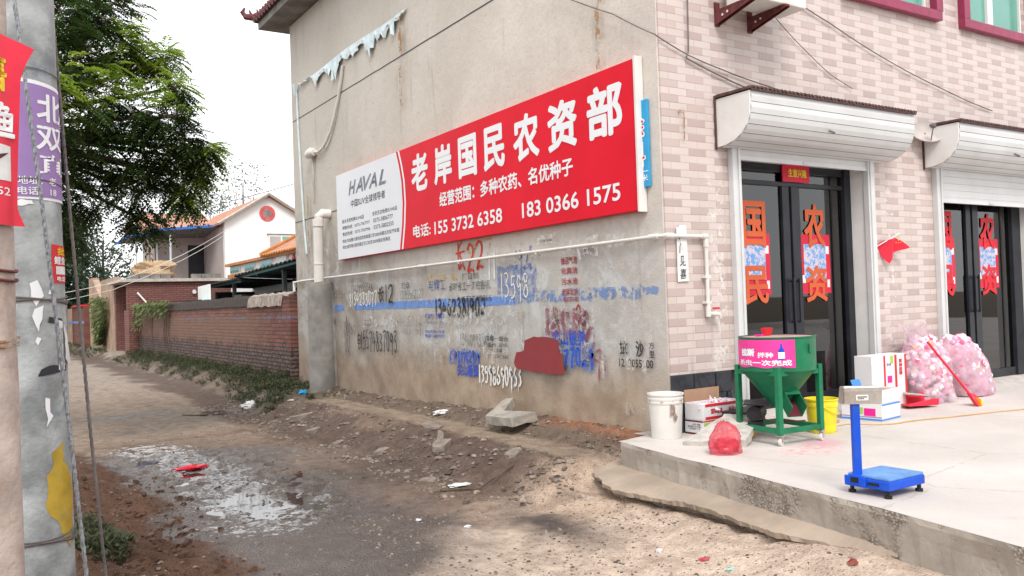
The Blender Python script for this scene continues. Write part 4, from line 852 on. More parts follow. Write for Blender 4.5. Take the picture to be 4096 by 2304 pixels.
cable('wall_cable', [(1.75, -.06, 4.13), (2.36, -.06, 3.96), (3.31, -.06, 3.70), (4.33, -.06, 3.50), (5.4, -.06, 3.34)], .006, 'long thin cable slanting down across the tiles below the upper windows')
cable('wall_cable', [(1.42, -.06, 3.97), (1.66, -.06, 3.80), (2.0, -.06, 3.60), (2.33, -.06, 3.43), (2.69, -.06, 3.32)], .004, 'fine wire slanting down from the air conditioner to a hook in the tiles')
mb = MB(); mb.tube([(.23, -.05, 2.86), (.25, -.07, 2.83), (.255, -.06, 2.6)], .006, 5); mb.box((.21, -.07, 2.84), (.27, -.036, 2.875)); tag(mb.build('rusty_hook', 'p_rust'), 'small rusty hook with a wire end in the tiles above the paper strip', 'hook')
ds = thing('satellite_dish', 'small pale round dish between the two shutter boxes', 'dish', (3.85, -.1, 2.95))
mb = MB(); vs = []; c = V((3.86, -.16, 2.945)); nn = V((-.35, -.75, .35)).normalized(); a = nn.cross(V((0, 0, 1))).normalized(); b = a.cross(nn)
n = 28; ring = []
for j, (rr, dd) in enumerate(((.0, -.05), (.09, -.045), (.17, -.025), (.215, 0), (.215, -.012), (.17, -.037), (.09, -.057))):
    for k in range(n): vs.append(c+(a*math.cos(6.28319*k/n)*.95+b*math.sin(6.28319*k/n)*.62)*rr+nn*dd)
mb.add(vs, [(j*n+k, j*n+(k+1) % n, (j+1)*n+(k+1) % n, (j+1)*n+k) for j in range(6) for k in range(n)]); mb.build('reflector', 'dishpaint', ds, smooth=True)
mb = MB(); mb.tube([c-nn*.05, V((3.88, -.036, 2.92))], .016, 8); mb.build('mount', 'conc', ds); mb = MB(); mb.tube([c-b*.12, c+nn*.11], .007, 6); mb.blob(c+nn*.11, .03, amp=0); mb.build('receiver_arm', 'wire', ds, smooth=True)
fl = thing('small_flag', 'small red flag with yellow stars on a stick in the wall between the doors', 'flag', (3.05, -.05, 1.72))
mb = MB(); mb.tube([(3.0, -.05, 1.665), (3.25, -.16, 1.80)], .006, 6); mb.build('stick', 'white', fl)
mb = MB(); vs = []; n = 9
for i in range(n+1):
    for j in range(n+1):
        u, v = i/n, j/n; p0 = V((3.02, -.055, 1.675)).lerp(V((3.21, -.14, 1.778)), u); dn = V((.11+.05*u, -.03, -.19+.07*u)); p = p0+dn*v*(1-.12*math.sin(u*3.1))+V((0, .03*math.sin(u*7+v*4), .012*math.sin(v*6+u*5))); vs.append(p)
mb.add(vs, [(i*(n+1)+j, (i+1)*(n+1)+j, (i+1)*(n+1)+j+1, i*(n+1)+j+1) for i in range(n) for j in range(n)]); mb.build('cloth', 'redplastic', fl, smooth=True)
mb = MB()
def star(c, r, rot=0):
    P_ = []
    for k in range(10): q = r if k % 2 == 0 else r*.4; P_.append((c[0]+q*math.sin(rot+k*math.pi/5), c[1], c[2]+q*math.cos(rot+k*math.pi/5)))
    mb.add([c]+P_, [(0, 1+k, 1+(k+1) % 10) for k in range(10)])
for i, (u, v, r) in enumerate(((.82, .17, .022), (.70, .34, .009), (.80, .40, .009), (.9, .40, .009), (.62, .26, .009))):
    p0 = V((3.02, -.055, 1.675)).lerp(V((3.21, -.14, 1.778)), u)+V((.11+.05*u, -.03, -.19+.07*u))*v; star((p0.x, p0.y-.05, p0.z), r, .5)
mb.build('star', 'letter_y', fl)
# ---------------------------------------------------------------- things on the forecourt
bk = thing('bucket', 'dirty white plastic bucket standing at the corner of the shop', 'bucket', (-.15, -.13, 0))
mb = MB(); mb.lathe([(.122, 0), (.127, .01), (.143, .29), (.146, .292), (.150, .30), (.150, .315), (.146, .318), (.152, .33), (.152, .345), (.147, .348), (.150, .362), (.156, .368), (.156, .38), (.146, .38), (.143, .36), (.138, .33)], (-.15, -.13, 0), 40); mb.build('body', 'bucket', bk, smooth=True)
mb = MB(); mb.blob((-.15, -.13, .325), .138, (1, 1, .12), .25, 5, 20, 8); mb.build('mortar_inside', 'mud', bk)
mb = MB(); mb.blob((-.205, -.272, .245), .035, (.9, .12, 1.2), .5, 4, 10, 6, 3); mb.blob((-.18, -.278, .19), .02, (.9, .14, 1.4), .5, 4, 10, 6, 5); mb.build('mortar_splash', 'mud', bk)
def bottle_mb(mb, p, ax, l, r, m=0):
    p, ax = V(p), V(ax).normalized(); mb.tube([p, p+ax*.02*l, p+ax*.62*l, p+ax*.76*l, p+ax*.78*l, p+ax*l], [r*.7, r, r, r*.55, r*.5, r*.48], 8, m)
def carton(name, label, c, rz, w, dp, h, stripes, loc=None, open_=False, ts=()):
    """box with printed bands on the front and left faces; c = front-left-bottom corner"""
    u = V((math.cos(rz), math.sin(rz), 0)); v = V((-math.sin(rz), math.cos(rz), 0)); z = V((0, 0, 1)); c = V(c)
    t = thing(name, label, 'box', tuple(c)); mb = MB()
    if not open_: mb.ob(c+u*w/2+v*dp/2+z*h/2, u*w/2, v*dp/2, z*h/2)
    else:
        e = .006
        mb.ob(c+u*w/2+v*dp/2+z*.004, u*w/2, v*dp/2, z*.004)
        for cc, a, b in ((c+u*w/2+v*e/2, u*w/2, v*e/2), (c+u*w/2+v*(dp-e/2), u*w/2, v*e/2), (c+u*e/2+v*dp/2, u*e/2, v*(dp/2-e)), (c+u*(w-e/2)+v*dp/2, u*e/2, v*(dp/2-e))): mb.ob(cc+z*(h/2+.004), a, b, z*(h/2-.004))
    mb.build('carton', 'cardw', t, bev=.003)
    G_ = {}
    for (face, a, b, lo, hi, m) in stripes:
        g = G_.setdefault(m, MB()); o = .0016
        if face == 'f': P_ = [c-v*o+u*a+z*lo, c-v*o+u*b+z*lo, c-v*o+u*b+z*hi, c-v*o+u*a+z*hi]
        else: P_ = [c-u*o+v*b+z*lo, c-u*o+v*a+z*lo, c-u*o+v*a+z*hi, c-u*o+v*b+z*hi]
        g.poly(P_)
    for m, g in G_.items(): g.build('printed_band', m, t)
    for (s, face, a, b, lo, hi, m) in ts:
        g = MB()
        if face == 'f': text(g, s, c+u*a+z*lo, u, z, b-a, hi-lo, .03, 0, .003)
        elif face == 'fv': text(g, s, c+u*b+z*lo, z, -u, hi-lo, b-a, .03, 0, .003)
        else: text(g, s, c+v*b+z*lo, -v, z, b-a, hi-lo, .01, 0, .003)
        g.build('print_lettering', m, t)
    return t, u, v, c
c0 = (.13, -.285, 0)
t, u, v, c = carton('carton', 'closed white carton with a green corner print under the open tray of bottles', c0, .03, .52, .215, .125,
    [('f', 0, .52, 0, .012, 'stripe_d'), ('l', 0, .215, 0, .016, 'stripe_d'), ('l', 0, .215, .11, .124, 'stripe_d'), ('f', 0, .52, .112, .124, 'stripe_r'), ('f', .01, .13, .02, .105, 'stripe_g')], ts=[('品名 规格', 'l', .03, .12, .082, .098, 'letter_k'), ('净含量 生产日期', 'l', .03, .18, .062, .076, 'letter_k'), ('注意事项 厂址', 'l', .03, .16, .044, .056, 'letter_k')])
t, u, v, c = carton('carton', 'open white tray carton with red bands heaped with bottles beside the bucket', (.132, -.283, .127), .03, .52, .21, .14,
    [('f', .03, .52, .112, .138, 'stripe_r'), ('f', .03, .52, .004, .028, 'stripe_r')], open_=True, ts=[('国际直销', 'f', .10, .24, .05, .095, 'letter_r'), ('杀虫一次', 'f', .32, .47, .055, .098, 'letter_r')])
mb = MB(); mb.ob(c+u*.22+v*.213+V((0, 0, .19)), u*.22, v*.003, V((0, 0, .06))); mb.build('back_flap', 'card', t)
mb = MB(); R = random.Random(11)
for i in range(40): bottle_mb(mb, c+u*R.uniform(.04, .48)+v*R.uniform(.03, .18)+V((0, 0, R.uniform(.07, .125))), (R.uniform(-1, 1), R.uniform(-1, 1), R.uniform(-.2, .6)), .07, .017)
tag(stuff(mb.build('small_bottles', 'bottles', smooth=True)), 'heap of small pink and white bottles in the open tray carton', 'bottles')
MAT['chunkpale'] = simple('greyish_concrete', (.50, .47, .43), .9, .15, 9, bump=.6, bsc=50, dirt=.4, dcol=(.22, .19, .16))
# thin slab of concrete leaning on something
A, B, Cc, D = V((-.34, -.52, .03)), V((-.06, -.92, .06)), V((.46, -.66, .19)), V((.24, -.44, .19))
mb = MB(); n = 9; top = []; R = random.Random(2)
ring = []
for p, q in ((A, B), (B, Cc), (Cc, D), (D, A)):
    for k in range(n): t = k/n; x = p.lerp(q, t); ring.append(x+V((R.uniform(-.012, .012), R.uniform(-.012, .012), R.uniform(-.004, .004))))
N_ = len(ring); nn = (B-A).cross(D-A).normalized(); low = [p-nn*(.055+.012*R.random())+V((R.uniform(-.01, .01), R.uniform(-.01, .01), 0)) for p in ring]; mid = (A+B+Cc+D)/4
mb.add([mid+nn*.004]+ring+low, [(0, 1+k, 1+(k+1) % N_) for k in range(N_)]+[(1+k, 1+N_+k, 1+N_+(k+1) % N_, 1+(k+1) % N_) for k in range(N_)]+[tuple(1+N_+k for k in range(N_))[::-1]])
tag(mb.build('concrete_slab_piece', 'chunkpale'), 'flat broken piece of pale concrete propped up behind the red plastic bag', 'concrete slab')
mb = MB(); vs = []; nu, nv = 44, 26; R = random.Random(4)
for j in range(nv+1):
    t = j/nv; z = .235*t; rr = .115*(1-.12*t)*(1 if t < .45 else 1-((t-.45)/.55)**2*.78)+.004
    for i in range(nu):
        a = 6.28319*i/nu; f = .012*math.sin(a*9+t*4)*(.3+t)+.035*noise.noise(V((math.cos(a)*2, math.sin(a)*2, t*5)))+.018*noise.noise(V((math.cos(a)*6, math.sin(a)*6, t*12)))
        r = rr+f*(.6 if j else .3); vs.append((-.345+r*math.cos(a)*1.1, -.985+r*math.sin(a)*.9, z+.02*noise.noise(V((math.cos(a)*3, math.sin(a)*3, 7)))*t))
mb.add(vs, [(j*nu+i, j*nu+(i+1) % nu, (j+1)*nu+(i+1) % nu, (j+1)*nu+i) for j in range(nv) for i in range(nu)]+[tuple(range(nv*nu, nv*nu+nu))])
bg_ = thing('plastic_bag', 'crumpled thin red plastic bag on the forecourt in front of the concrete piece', 'bag', (-.345, -.985, 0)); mb.build('bag_film', 'redfilm', bg_, smooth='all')
mb = MB(); mb.blob((-.335, -.985, .06), .092, (1.08, .9, .62), .25, 2.4, 20, 12, 3); mb.build('bag_contents', 'redplastic', bg_, smooth='all')
# seed mixer
mx, my = .41, -.87; e1 = V((-.762, -.647, 0)); e2 = V((.647, -.762, 0))
mc = thing('seed_mixer', 'green hopper mixing machine on four wheeled legs before the shop doors', 'machine', (mx, my, 0))
cn = lambda a, b, z: V((mx, my, z))+e1*a+e2*b
mb = MB(); mb.lathe([(.045, .27), (.07, .30), (.292, .575), (.302, .58), (.302, .84), (.308, .842), (.308, .852), (.295, .852)], (mx, my, 0), 48); mb.build('hopper', 'green', mc, smooth=True)
mb = MB(); mb.lathe([(.299, .845), (.15, .853), (.0, .855)], (mx, my, 0), 40, cap0=False); mb.build('lid', 'pinkdust', mc, smooth=True)
mb = MB(); q = V((.345, -.83, .852)); mb.lathe([(.03, 0), (.048, .06), (.05, .066), (.044, .062)], q, 16); mb.build('scoop', 'stripe_r', mc, smooth=True)
mb = MB(); mb.blob((.29, -.80, .856), .035, (1.2, 1, .3), .3, 3); mb.build('seed_dust', 'stripe_m', mc)
for a, b in ((.315, 0), (-.315, 0), (0, .315), (0, -.315)):
    p = cn(a, b, 0); l = MB(); d1, d2 = (e1+e2).normalized()*.021, (e1-e2).normalized()*.021; l.ob(p+V((0, 0, .355)), d1, d2, (0, 0, .265)); lg = l.build('leg', 'green', mc, bev=.003)
    w = MB(); w.ob(p+V((0, 0, .082)), d1*1.2, d2*1.2, (0, 0, .005)); ax = (e2*.7+e1*.3).normalized(); fw = V((-ax.y, ax.x, 0)); wc = p+fw*.012+V((0, 0, .035))
    for s in (-1, 1): w.ob(wc+ax*.017*s+V((0, 0, .022)), ax*.0015, fw*.014, (0, 0, .028))
    w.build('castor_fork', 'steel', lg)
    w = MB(); n = 18; w.v = []
    for s, r_ in ((-.011, .030), (-.009, .035), (.009, .035), (.011, .030)): w.v += [tuple(wc+ax*s+(fw*math.cos(6.28319*k/n)+V((0, 0, 1))*math.sin(6.28319*k/n))*r_) for k in range(n)]
    w.f = [(i*n+k, i*n+(k+1) % n, (i+1)*n+(k+1) % n, (i+1)*n+k) for i in range(3) for k in range(n)]+[tuple(range(n)), tuple(3*n+k for k in range(n))]; w.mi = [0]*len(w.f); w.build('castor', 'bucket', lg, smooth=True)
cs = [cn(.315, 0, 0), cn(0, .315, 0), cn(-.315, 0, 0), cn(0, -.315, 0)]
for z, nm_ in ((.115, 'lower_rail'), (.565, 'upper_rail')):
    mb = MB()
    for i in range(4):
        p, q = cs[i], cs[(i+1) % 4]; d = (q-p).normalized(); pr_ = V((-d.y, d.x, 0)); mb.ob((p+q)/2+V((0, 0, z)), d*((q-p).length/2-.022), pr_*.018, (0, 0, .02))
    mb.build(nm_, 'green', mc, bev=.002)
mb = MB(); ch = [cn(.04, .06, .40), cn(.17, .13, .27)]; dd = (ch[1]-ch[0]).normalized(); sdv = dd.cross(V((0, 0, 1))).normalized(); upc = sdv.cross(dd)
for s in (-1, 1): mb.ob((ch[0]+ch[1])/2+sdv*.062*s, dd*.12, sdv*.003, upc*.06)
mb.ob((ch[0]+ch[1])/2-upc*.06, dd*.12, sdv*.062, upc*.003); mb.ob(ch[0]+dd*.03+upc*.062, dd*.06, sdv*.066, upc*.003); mb.build('chute', 'green', mc, bev=.001)
mb = MB(); mb.ob((ch[0]+ch[1])/2-upc*.053, dd*.117, sdv*.058, upc*.002); mb.build('chute_lining', 'stripe_d', mc)
mb = MB(); R0 = .304; vs = []; N_ = 20
fdir = math.atan2(e1.y, e1.x)
def lab(p):                                            # arc length, height -> on the drum
    a = fdir+p[0]/R0; return V((mx+(R0+p[2])*math.cos(a), my+(R0+p[2])*math.sin(a), p[1]))
for i in range(N_+1):
    s = -.46+.60*i/N_; vs += [lab((s, .615+.006*math.sin(i*.9), .002)), lab((s, .832, .002))]
mb.add(vs, [(2*i, 2*i+2, 2*i+3, 2*i+1) for i in range(N_)]); lb = mb.build('label', 'pinklabel', mc)
def drum_text(s, a, b, z0, z1, m, bold):
    g = MB(); text(g, s, (0, 0, 0), (1, 0, 0), (0, 1, 0), b-a, z1-z0, bold, 0, .0, fn=lambda p: lab((a+p.x, z0+p.y, .004+p.z))); g.build('print_lettering', m, lb)
drum_text('拉斯', -.33, -.18, .70, .765, 'letter_w', .09); drum_text('拉斯', -.33, -.18, .70, .765, 'purple', .02)
drum_text('拌种', -.155, -.03, .69, .735, 'letter_w', .04); drum_text('杀虫一次完成', -.36, .11, .628, .675, 'letter_w', .05)
g = MB(); P_ = [(0, 0), (.045, 0), (.045, .075), (.03, .10), (.03, .125), (.015, .125), (.015, .10), (0, .075)]; g.poly([lab((.01+x, .675+y, .004)) for x, y in P_]); g.build('bottle_print', 'blue', lb)
g = MB(); g.poly([lab((.008+x, .685+y, .0055)) for x, y in ((0, 0), (.049, 0), (.049, .05), (0, .05))]); g.build('bottle_print', 'letter_w', lb)
mb = MB(); a = fdir+.95; mb.ob((mx+.31*math.cos(a), my+.31*math.sin(a), .755), (.008*math.cos(a), .008*math.sin(a), 0), (-.016*math.sin(a), .016*math.cos(a), 0), (0, 0, .035)); mb.build('latch', 'green', mc, bev=.004)
mb = MB(); mb.tube([cn(-.12, -.16, .22), cn(.06, -.20, .22)], .062, 14); mb.ob(cn(-.02, -.19, .14), e1*.1, e2*.06, (0, 0, .015)); mb.ob(cn(-.05, -.18, .30), e1*.16, e2*.10, (0, 0, .006)); mb.build('motor', 'black', mc, smooth=True)
mb = MB(); mb.tube([cn(0, -.2, .2), cn(.05, -.1, .17), cn(.02, .02, .15), cn(.0, .2, .16)], .007, 6); mb.build('motor_lead', 'rust', mc)
mb = MB(); mb.ob((.52, -.42, .20), (.24, .06, 0), (-.03, .1, 0), (0, 0, .006)); mb.ob((.55, -.36, .10), (.22, .05, 0), (-.02, .08, 0), (0, 0, .09)); tag(mb.build('tool_box', 'black', bev=.005), 'low black metal box with a loose lid behind the green machine', 'box')
mb = MB(); mb.blob((.33, -.62, .07), .07, (1, .8, 1), .2, 3, 14, 9, 2); MAT['packet'] = simple('orange_packet', (.72, .34, .05), .5, .3, 12); tag(mb.build('packet', 'packet', smooth=True), 'orange and yellow packet lying under the green machine', 'packet')
mb = MB()
yb = thing('bucket', 'yellow plastic bucket standing behind the green machine', 'bucket', (.98, -.84, 0))
mb.lathe([(.105, 0), (.11, .008), (.128, .22), (.133, .225), (.135, .25), (.131, .255), (.133, .275), (.141, .28), (.141, .29), (.130, .288), (.112, .02)], (.98, -.84, 0), 36); mb.build('body', 'yellow', yb, smooth=True)
mb = MB(); mb.tube([V((.98+.14*math.cos(a), -.84+.14*math.sin(a), .25-.09*math.sin((a+2.6)/math.pi*math.pi))) for a in [-2.6+math.pi*k/12 for k in range(13)]], .004, 6); mb.build('handle', 'yellow', yb, smooth=True)
# platform scale
sc_ = thing('platform_scale', 'blue platform scale with stainless display head on a post', 'scale', (-.61, -2.5, 0))
mb = MB(); mb.box((-.785, -2.645, .045), (-.435, -2.36, .098)); mb.box((-.80, -2.50, .045), (-.785, -2.36, .105)); mb.box((-.805, -2.475, .06), (-.785, -2.395, .115)); mb.build('base', 'blue', sc_, bev=.006)
mb = MB(); mb.box((-.772, -2.64, .0985), (-.44, -2.365, .114)); mb.build('platform', 'bluetop', sc_, bev=.004)
mb = MB(); mb.box((-.7905, -2.58, .066), (-.7855, -2.51, .08)); mb.box((-.8085, -2.46, .07), (-.8052, -2.41, .1)); mb.build('handle_slot', 'black', sc_)
for x, y in ((-.76, -2.62), (-.46, -2.62), (-.46, -2.385), (-.76, -2.385)): mb = MB(); mb.lathe([(.022, 0), (.022, .016), (.012, .02), (.012, .046)], (x, y, 0), 14, cap1=True); mb.build('foot', 'black', sc_)
mb = MB(); mb.ob((-.775, -2.435, .315), (.020, -.012, 0), (.009, .015, 0), (0, 0, .215)); mb.build('post', 'blue', sc_, bev=.004)
hx = V((.807, -.590, 0)); hy = V((.590, .807, 0)); hc = V((-.735, -2.445, .575)); mb = MB()
prof = [(-.045, -.048), (.03, -.055), (.055, -.03), (.02, .055), (-.055, .062), (-.062, .05), (-.052, .03)]
mb.ext([hc-hx*.112+hy*y+V((0, 0, z-.0)) for y, z in prof], hx*.224); mb.build('display_head', 'steel', sc_, bev=.006)
mb = MB(); mb.ob(hc-hy*.0505+V((0, 0, -.008))-hx*.005, hx*.035, hy*.0015, (0, 0, .016)); hd = mb.build('name_plate', 'white', sc_)
mb = MB(); mb.ob(hc-hy*.0525+V((0, 0, -.004))-hx*.005, hx*.028, hy*.001, (0, 0, .0035)); mb.ob(hc-hy*.0525+V((0, 0, -.014))-hx*.012, hx*.018, hy*.001, (0, 0, .003)); mb.build('print', 'conc', sc_)
# stacked cartons, tall carton
rz = .142
carton('carton', 'closed white carton with blue bands and magenta print, lower one behind the scale', (1.82, -.84, .0), rz, .355, .39, .158, [('f', 0, .355, .006, .022, 'stripe_b'), ('l', 0, .39, .006, .022, 'stripe_b'), ('l', .06, .17, .045, .115, 'stripe_m'), ('l', .18, .24, .06, .12, 'stripe_g'), ('l', 0, .39, .032, .04, 'purple'), ('f', 0, .355, .142, .157, 'stripe_b')])
t, u, v, c = carton('carton', 'open white carton with brown inside on top of the blue banded carton', (1.82, -.84, .16), rz, .355, .39, .125, [('l', .0, .1, .04, .11, 'stripe_b')], open_=True)
mb = MB(); mb.ob(c+u*.18+v*.195+V((0, 0, .105)), u*.168, v*.183, V((0, 0, .003))); mb.ob(c+u*.18+v*.012+V((0, 0, .07)), u*.165, v*.003, V((0, 0, .05))); mb.ob(c+u*.17+v*.376+V((0, 0, .07)), u*.165, v*.003, V((0, 0, .052))); mb.build('inner_flaps', 'card', t)
mb = MB(); mb.ob(c+u*.24+v*.36+V((0, 0, .155)), u*.085, v*.002+V((0, 0, 0)), V((0, 0, .035))+v*.012); mb.build('raised_flap', 'stripe_b', t)
carton('carton', 'tall white carton with upright red bands standing beside the bottle sacks', (2.30, -.42, .0), .03, .60, .19, .55, [('f', .20, .232, .0, .545, 'stripe_r'), ('f', .39, .43, .0, .545, 'stripe_r'), ('f', .565, .598, .0, .545, 'stripe_r'), ('f', .32, .37, .46, .54, 'stripe_g'), ('f', .26, .34, .27, .34, 'stripe_m')], ts=[('国际直销', 'fv', .465, .52, .34, .50, 'letter_r'), ('杀虫', 'f', .25, .33, .44, .47, 'purple')])
# big sacks of bottles
def sack(label, cx, cy, rx, ry, h, lean, sd, peak):
    t = thing('plastic_sack', label, 'sack', (cx, cy, .03)); R = random.Random(sd); mb = MB()
    def surf(a, tt, k=1.):
        r = k*(1-.12*tt)*(1 if tt < .5 else math.sqrt(max(0, 1-((tt-.5)/.52)**2*.9)))*(1+.22*noise.noise(V((math.cos(a)*1.4, math.sin(a)*1.4, tt*2.2+sd))))*(.94+.08*math.sin(tt*3.1))
        return V((cx+rx*r*math.cos(a)+lean[0]*tt, cy+ry*r*math.sin(a)+lean[1]*tt, slabz(cx, cy)+.01+h*tt*.97+.03*noise.noise(V((a, tt*3, sd)))))
    for i in range(420):
        a = R.uniform(0, 6.2832); tt = R.random()**.9*.98; k = R.uniform(.6, .86); p = surf(a, tt, k); q_ = V((R.uniform(-1, 1), R.uniform(-1, 1), R.uniform(-.7, .7))).normalized()*.045; mb.tube([p-q_, p-q_*.8, p-q_*.3, p+q_*.3, p+q_*.8, p+q_], [.012, .028, .036, .036, .028, .012], 9)
    stuff(mb.build('bottles', 'bottles', t, smooth=True))
    mb = MB(); nu, nv = 40, 26; vs = []
    for j in range(nv+1):
        for i in range(nu):
            a = 6.28319*i/nu; tt = j/nv; p = surf(a, tt, .985+.06*noise.noise(V((math.cos(a)*6, math.sin(a)*6, tt*6)))); vs.append(p)
    fs = [(j*nu+i, j*nu+(i+1) % nu, (j+1)*nu+(i+1) % nu, (j+1)*nu+i) for j in range(nv) for i in range(nu)]; mb.add(vs, fs)
    if peak:                                        # loose gathered mouth of the sack
        o = V((cx+lean[0], cy+lean[1], h*.9)); vs = []; m = 24
        for j in range(8):
            for i in range(m):
                a = 6.28319*i/m; r = .16-.10*math.sin(j/7*2.4)+.012*j+.03*noise.noise(V((math.cos(a)*4, math.sin(a)*4, j*.4))); vs.append(o+V((r*math.cos(a)*1.3-.02*j, r*math.sin(a)*.6, .03*j+.03*math.sin(a*3+j))))
        mb.add(vs, [(j*m+i, j*m+(i+1) % m, (j+1)*m+(i+1) % m, (j+1)*m+i) for j in range(7) for i in range(m)])
    mb.build('film', 'film' if peak else 'pinkfilm', t, smooth='all')
sack('clear sack stuffed with pink and white bottles, loosely gathered mouth, under the small flag', 3.44, -.30, .36, .23, .70, (-.08, .02), 3, True)
sack('clear sack of pink bottles slumped in front of the half shuttered door', 4.28, -.28, .36, .22, .68, (-.24, .03), 8, False)
br = thing('broom', 'broom with red handle leaning against the sacks of bottles', 'broom', (3.4, -.8, .03))
mb = MB(); mb.tube([(3.05, -.545, .66), (3.36, -.80, .10)], .0125, 8); mb.build('handle', 'redplastic', br)
b0 = V((3.37, -.81, .10)); mb = MB(); mb.ext([b0+V((-.035, .0, .02)), b0+V((.04, -.005, .015)), b0+V((.21, .02, -.075)), b0+V((.18, .0, -.10)), b0+V((-.02, -.07, -.10)), b0+V((-.04, -.05, -.05))], (.01, .055, .012)); mb.build('bristles', 'redplastic', br, bev=.006)
mb = MB(); mb.ext([b0+V((.045, -.056, -.03)), b0+V((.12, -.04, -.06)), b0+V((.12, -.03, -.098)), b0+V((.05, -.06, -.098))], (.01, .06, .014)); mb.build('yellow_bristles', 'yellow', br)
dpn = thing('dustpan', 'red plastic dustpan on the forecourt in front of the gathered sack', 'dustpan', (3.0, -.5, .02))
mb = MB(); mb.ext([(2.72, -.52, .03), (3.10, -.60, .02), (3.14, -.44, .03), (2.80, -.36, .04)], (0, 0, .008)); mb.ext([(2.72, -.53, .03), (3.10, -.61, .02), (3.12, -.605, .08), (3.05, -.60, .09), (2.75, -.53, .055)], (.004, .012, 0)); mb.ext([(2.80, -.36, .04), (3.14, -.44, .03), (3.14, -.43, .13), (2.82, -.35, .12)], (.004, .012, 0)); mb.build('pan', 'redplastic', dpn, bev=.004)
mb = MB(); mb.ob((2.93, -.47, .13), (.13, -.03, -.02), (.02, .05, 0), (0, 0, .012)); mb.build('shovel_blade', 'steel', dpn, bev=.008)
pts = [(1.25, -.36), (1.42, -.40), (1.30, -.50), (1.18, -.62), (1.30, -.72), (1.48, -.74), (1.62, -.92), (1.78, -1.0), (1.95, -1.0), (2.15, -1.02), (2.45, -1.10), (2.87, -1.17), (3.4, -1.29), (4.2, -1.5), (5.5, -1.7)]
mb = MB(); q = smooth_line(pts, 6); mb.tube([(p.x, p.y, .008+slabz(p.x, p.y)) for p in q], .0055, 6)
q = smooth_line([(1.15, -.5), (1.32, -.44), (1.5, -.5), (1.56, -.58), (1.4, -.62), (1.2, -.56)], 6); mb.tube([(p.x, p.y, .016+slabz(p.x, p.y)) for p in q], .0055, 6); tag(mb.build('extension_cord', 'orange', smooth=True), 'thin orange cord trailing across the pale forecourt', 'cord')
# stock behind the right door
st = thing('stacked_sacks', 'blue sacks of stock stacked inside behind the half shuttered door', 'sacks', (5.7, .9, .07))
R = random.Random(9)
for k in range(5): mb = MB(); mb.blob((5.75+R.uniform(-.05, .05), .85, .17+.2*k), .3, (1.05, .8, .36), .12, 2, 16, 9, k); mb.build('sack', 'bluebag', st, smooth='all')
mb = MB(); mb.ob((5.72, .72, .66), (.3, 0, 0), (0, .01, 0), (0, 0, .025)); mb.build('yellow_band', 'yellow', st)
# ---------------------------------------------------------------- rubble, litter, weeds
MAT['block'] = simple('hollow_concrete', (.34, .31, .27), .9, .2, 9, bump=.9, bsc=45, dirt=.5, dcol=(.17, .14, .115))
def stone(mb, c, r, R, flat=.55, m=0):
    vs = []; sx, sy, sz = r*R.uniform(.7, 1.35), r*R.uniform(.7, 1.2), r*flat*R.uniform(.6, 1.2); a = R.uniform(0, 6.28)
    for x, y, z in ((1, 0, -.3), (.4, .9, -.3), (-.8, .6, -.3), (-.8, -.7, -.3), (.5, -.9, -.3), (.6, .2, .7), (-.1, .6, .8), (-.6, -.1, .65), (.1, -.6, .75)):
        x, y, z = x*R.uniform(.75, 1.15)*sx, y*R.uniform(.75, 1.15)*sy, z*sz*R.uniform(.7, 1.1); vs.append((c[0]+x*math.cos(a)-y*math.sin(a), c[1]+x*math.sin(a)+y*math.cos(a), c[2]+z))
    mb.add(vs, [(4, 3, 2, 1, 0), (5, 6, 7, 8), (0, 1, 6, 5), (1, 2, 7, 6), (2, 3, 8, 7), (3, 4, 8), (4, 0, 5, 8)], m)
R = random.Random(21); mb = MB()
def sprinkle(n, x0, x1, y0, y1, r0, r1, key=None):
    for _ in range(n):
        x, y = R.uniform(x0, x1), R.uniform(y0, y1)
        if key and not key(x, y): continue
        r = r0*(r1/r0)**(R.random()**2.2); stone(mb, (x, y, gz(x, y)+r*.12), r, R)
dens = lambda x, y: noise.noise(V((x*1.7, y*1.7, 2)))+.35*noise.noise(V((x*6, y*6, 3))) > R.uniform(-.45, .35)
sprinkle(5200, -1.85, -.8, .1, 9.6, .006, .045, dens); sprinkle(2600, -.42, -.02, .25, 9.6, .006, .04, dens); sprinkle(5000, -2.9, -1.0, -2.8, .6, .003, .016, dens); sprinkle(5200, -4.6, -1.5, -2, 7, .004, .018, dens); sprinkle(240, -1.2, -.3, -.5, .5, .01, .04, lambda x, y: not (x > -1.15 and y < .35 and x > edge_x(min(y, -.05))-.5))
sprinkle(300, -4.7, -3.6, -1.2, 2.2, .008, .028, dens)
mud = MB(); Rm = random.Random(44)
for _ in range(1500):
    x, y = Rm.uniform(-4.75, -3.55), Rm.uniform(-1.6, 3.6)
    if x > -3.75+.12*noise.noise(V((y*2, 0, 0))) and Rm.random() > .3: continue
    r = .008*(6**(Rm.random()**2.4)); stone(mud, (x, y, gz(x, y)+r*.1), r, Rm, .7)
MAT['clod'] = simple('brown_clod', (.085, .046, .03), .95, .5, 14, bump=.5); tag(stuff(mud.build('mud_clods', 'clod')), 'crumbly reddish brown clods of earth along the roadside beside the poles', 'earth')
tag(stuff(mb.build('rubble', 'stone')), 'small stones and crumbled concrete strewn along the grey side wall and dirt road', 'rubble')
MAT['chunk'] = simple('dirty_concrete', (.22, .185, .155), .9, .25, 10, bump=.8, bsc=40, dirt=.6, dcol=(.12, .09, .075))
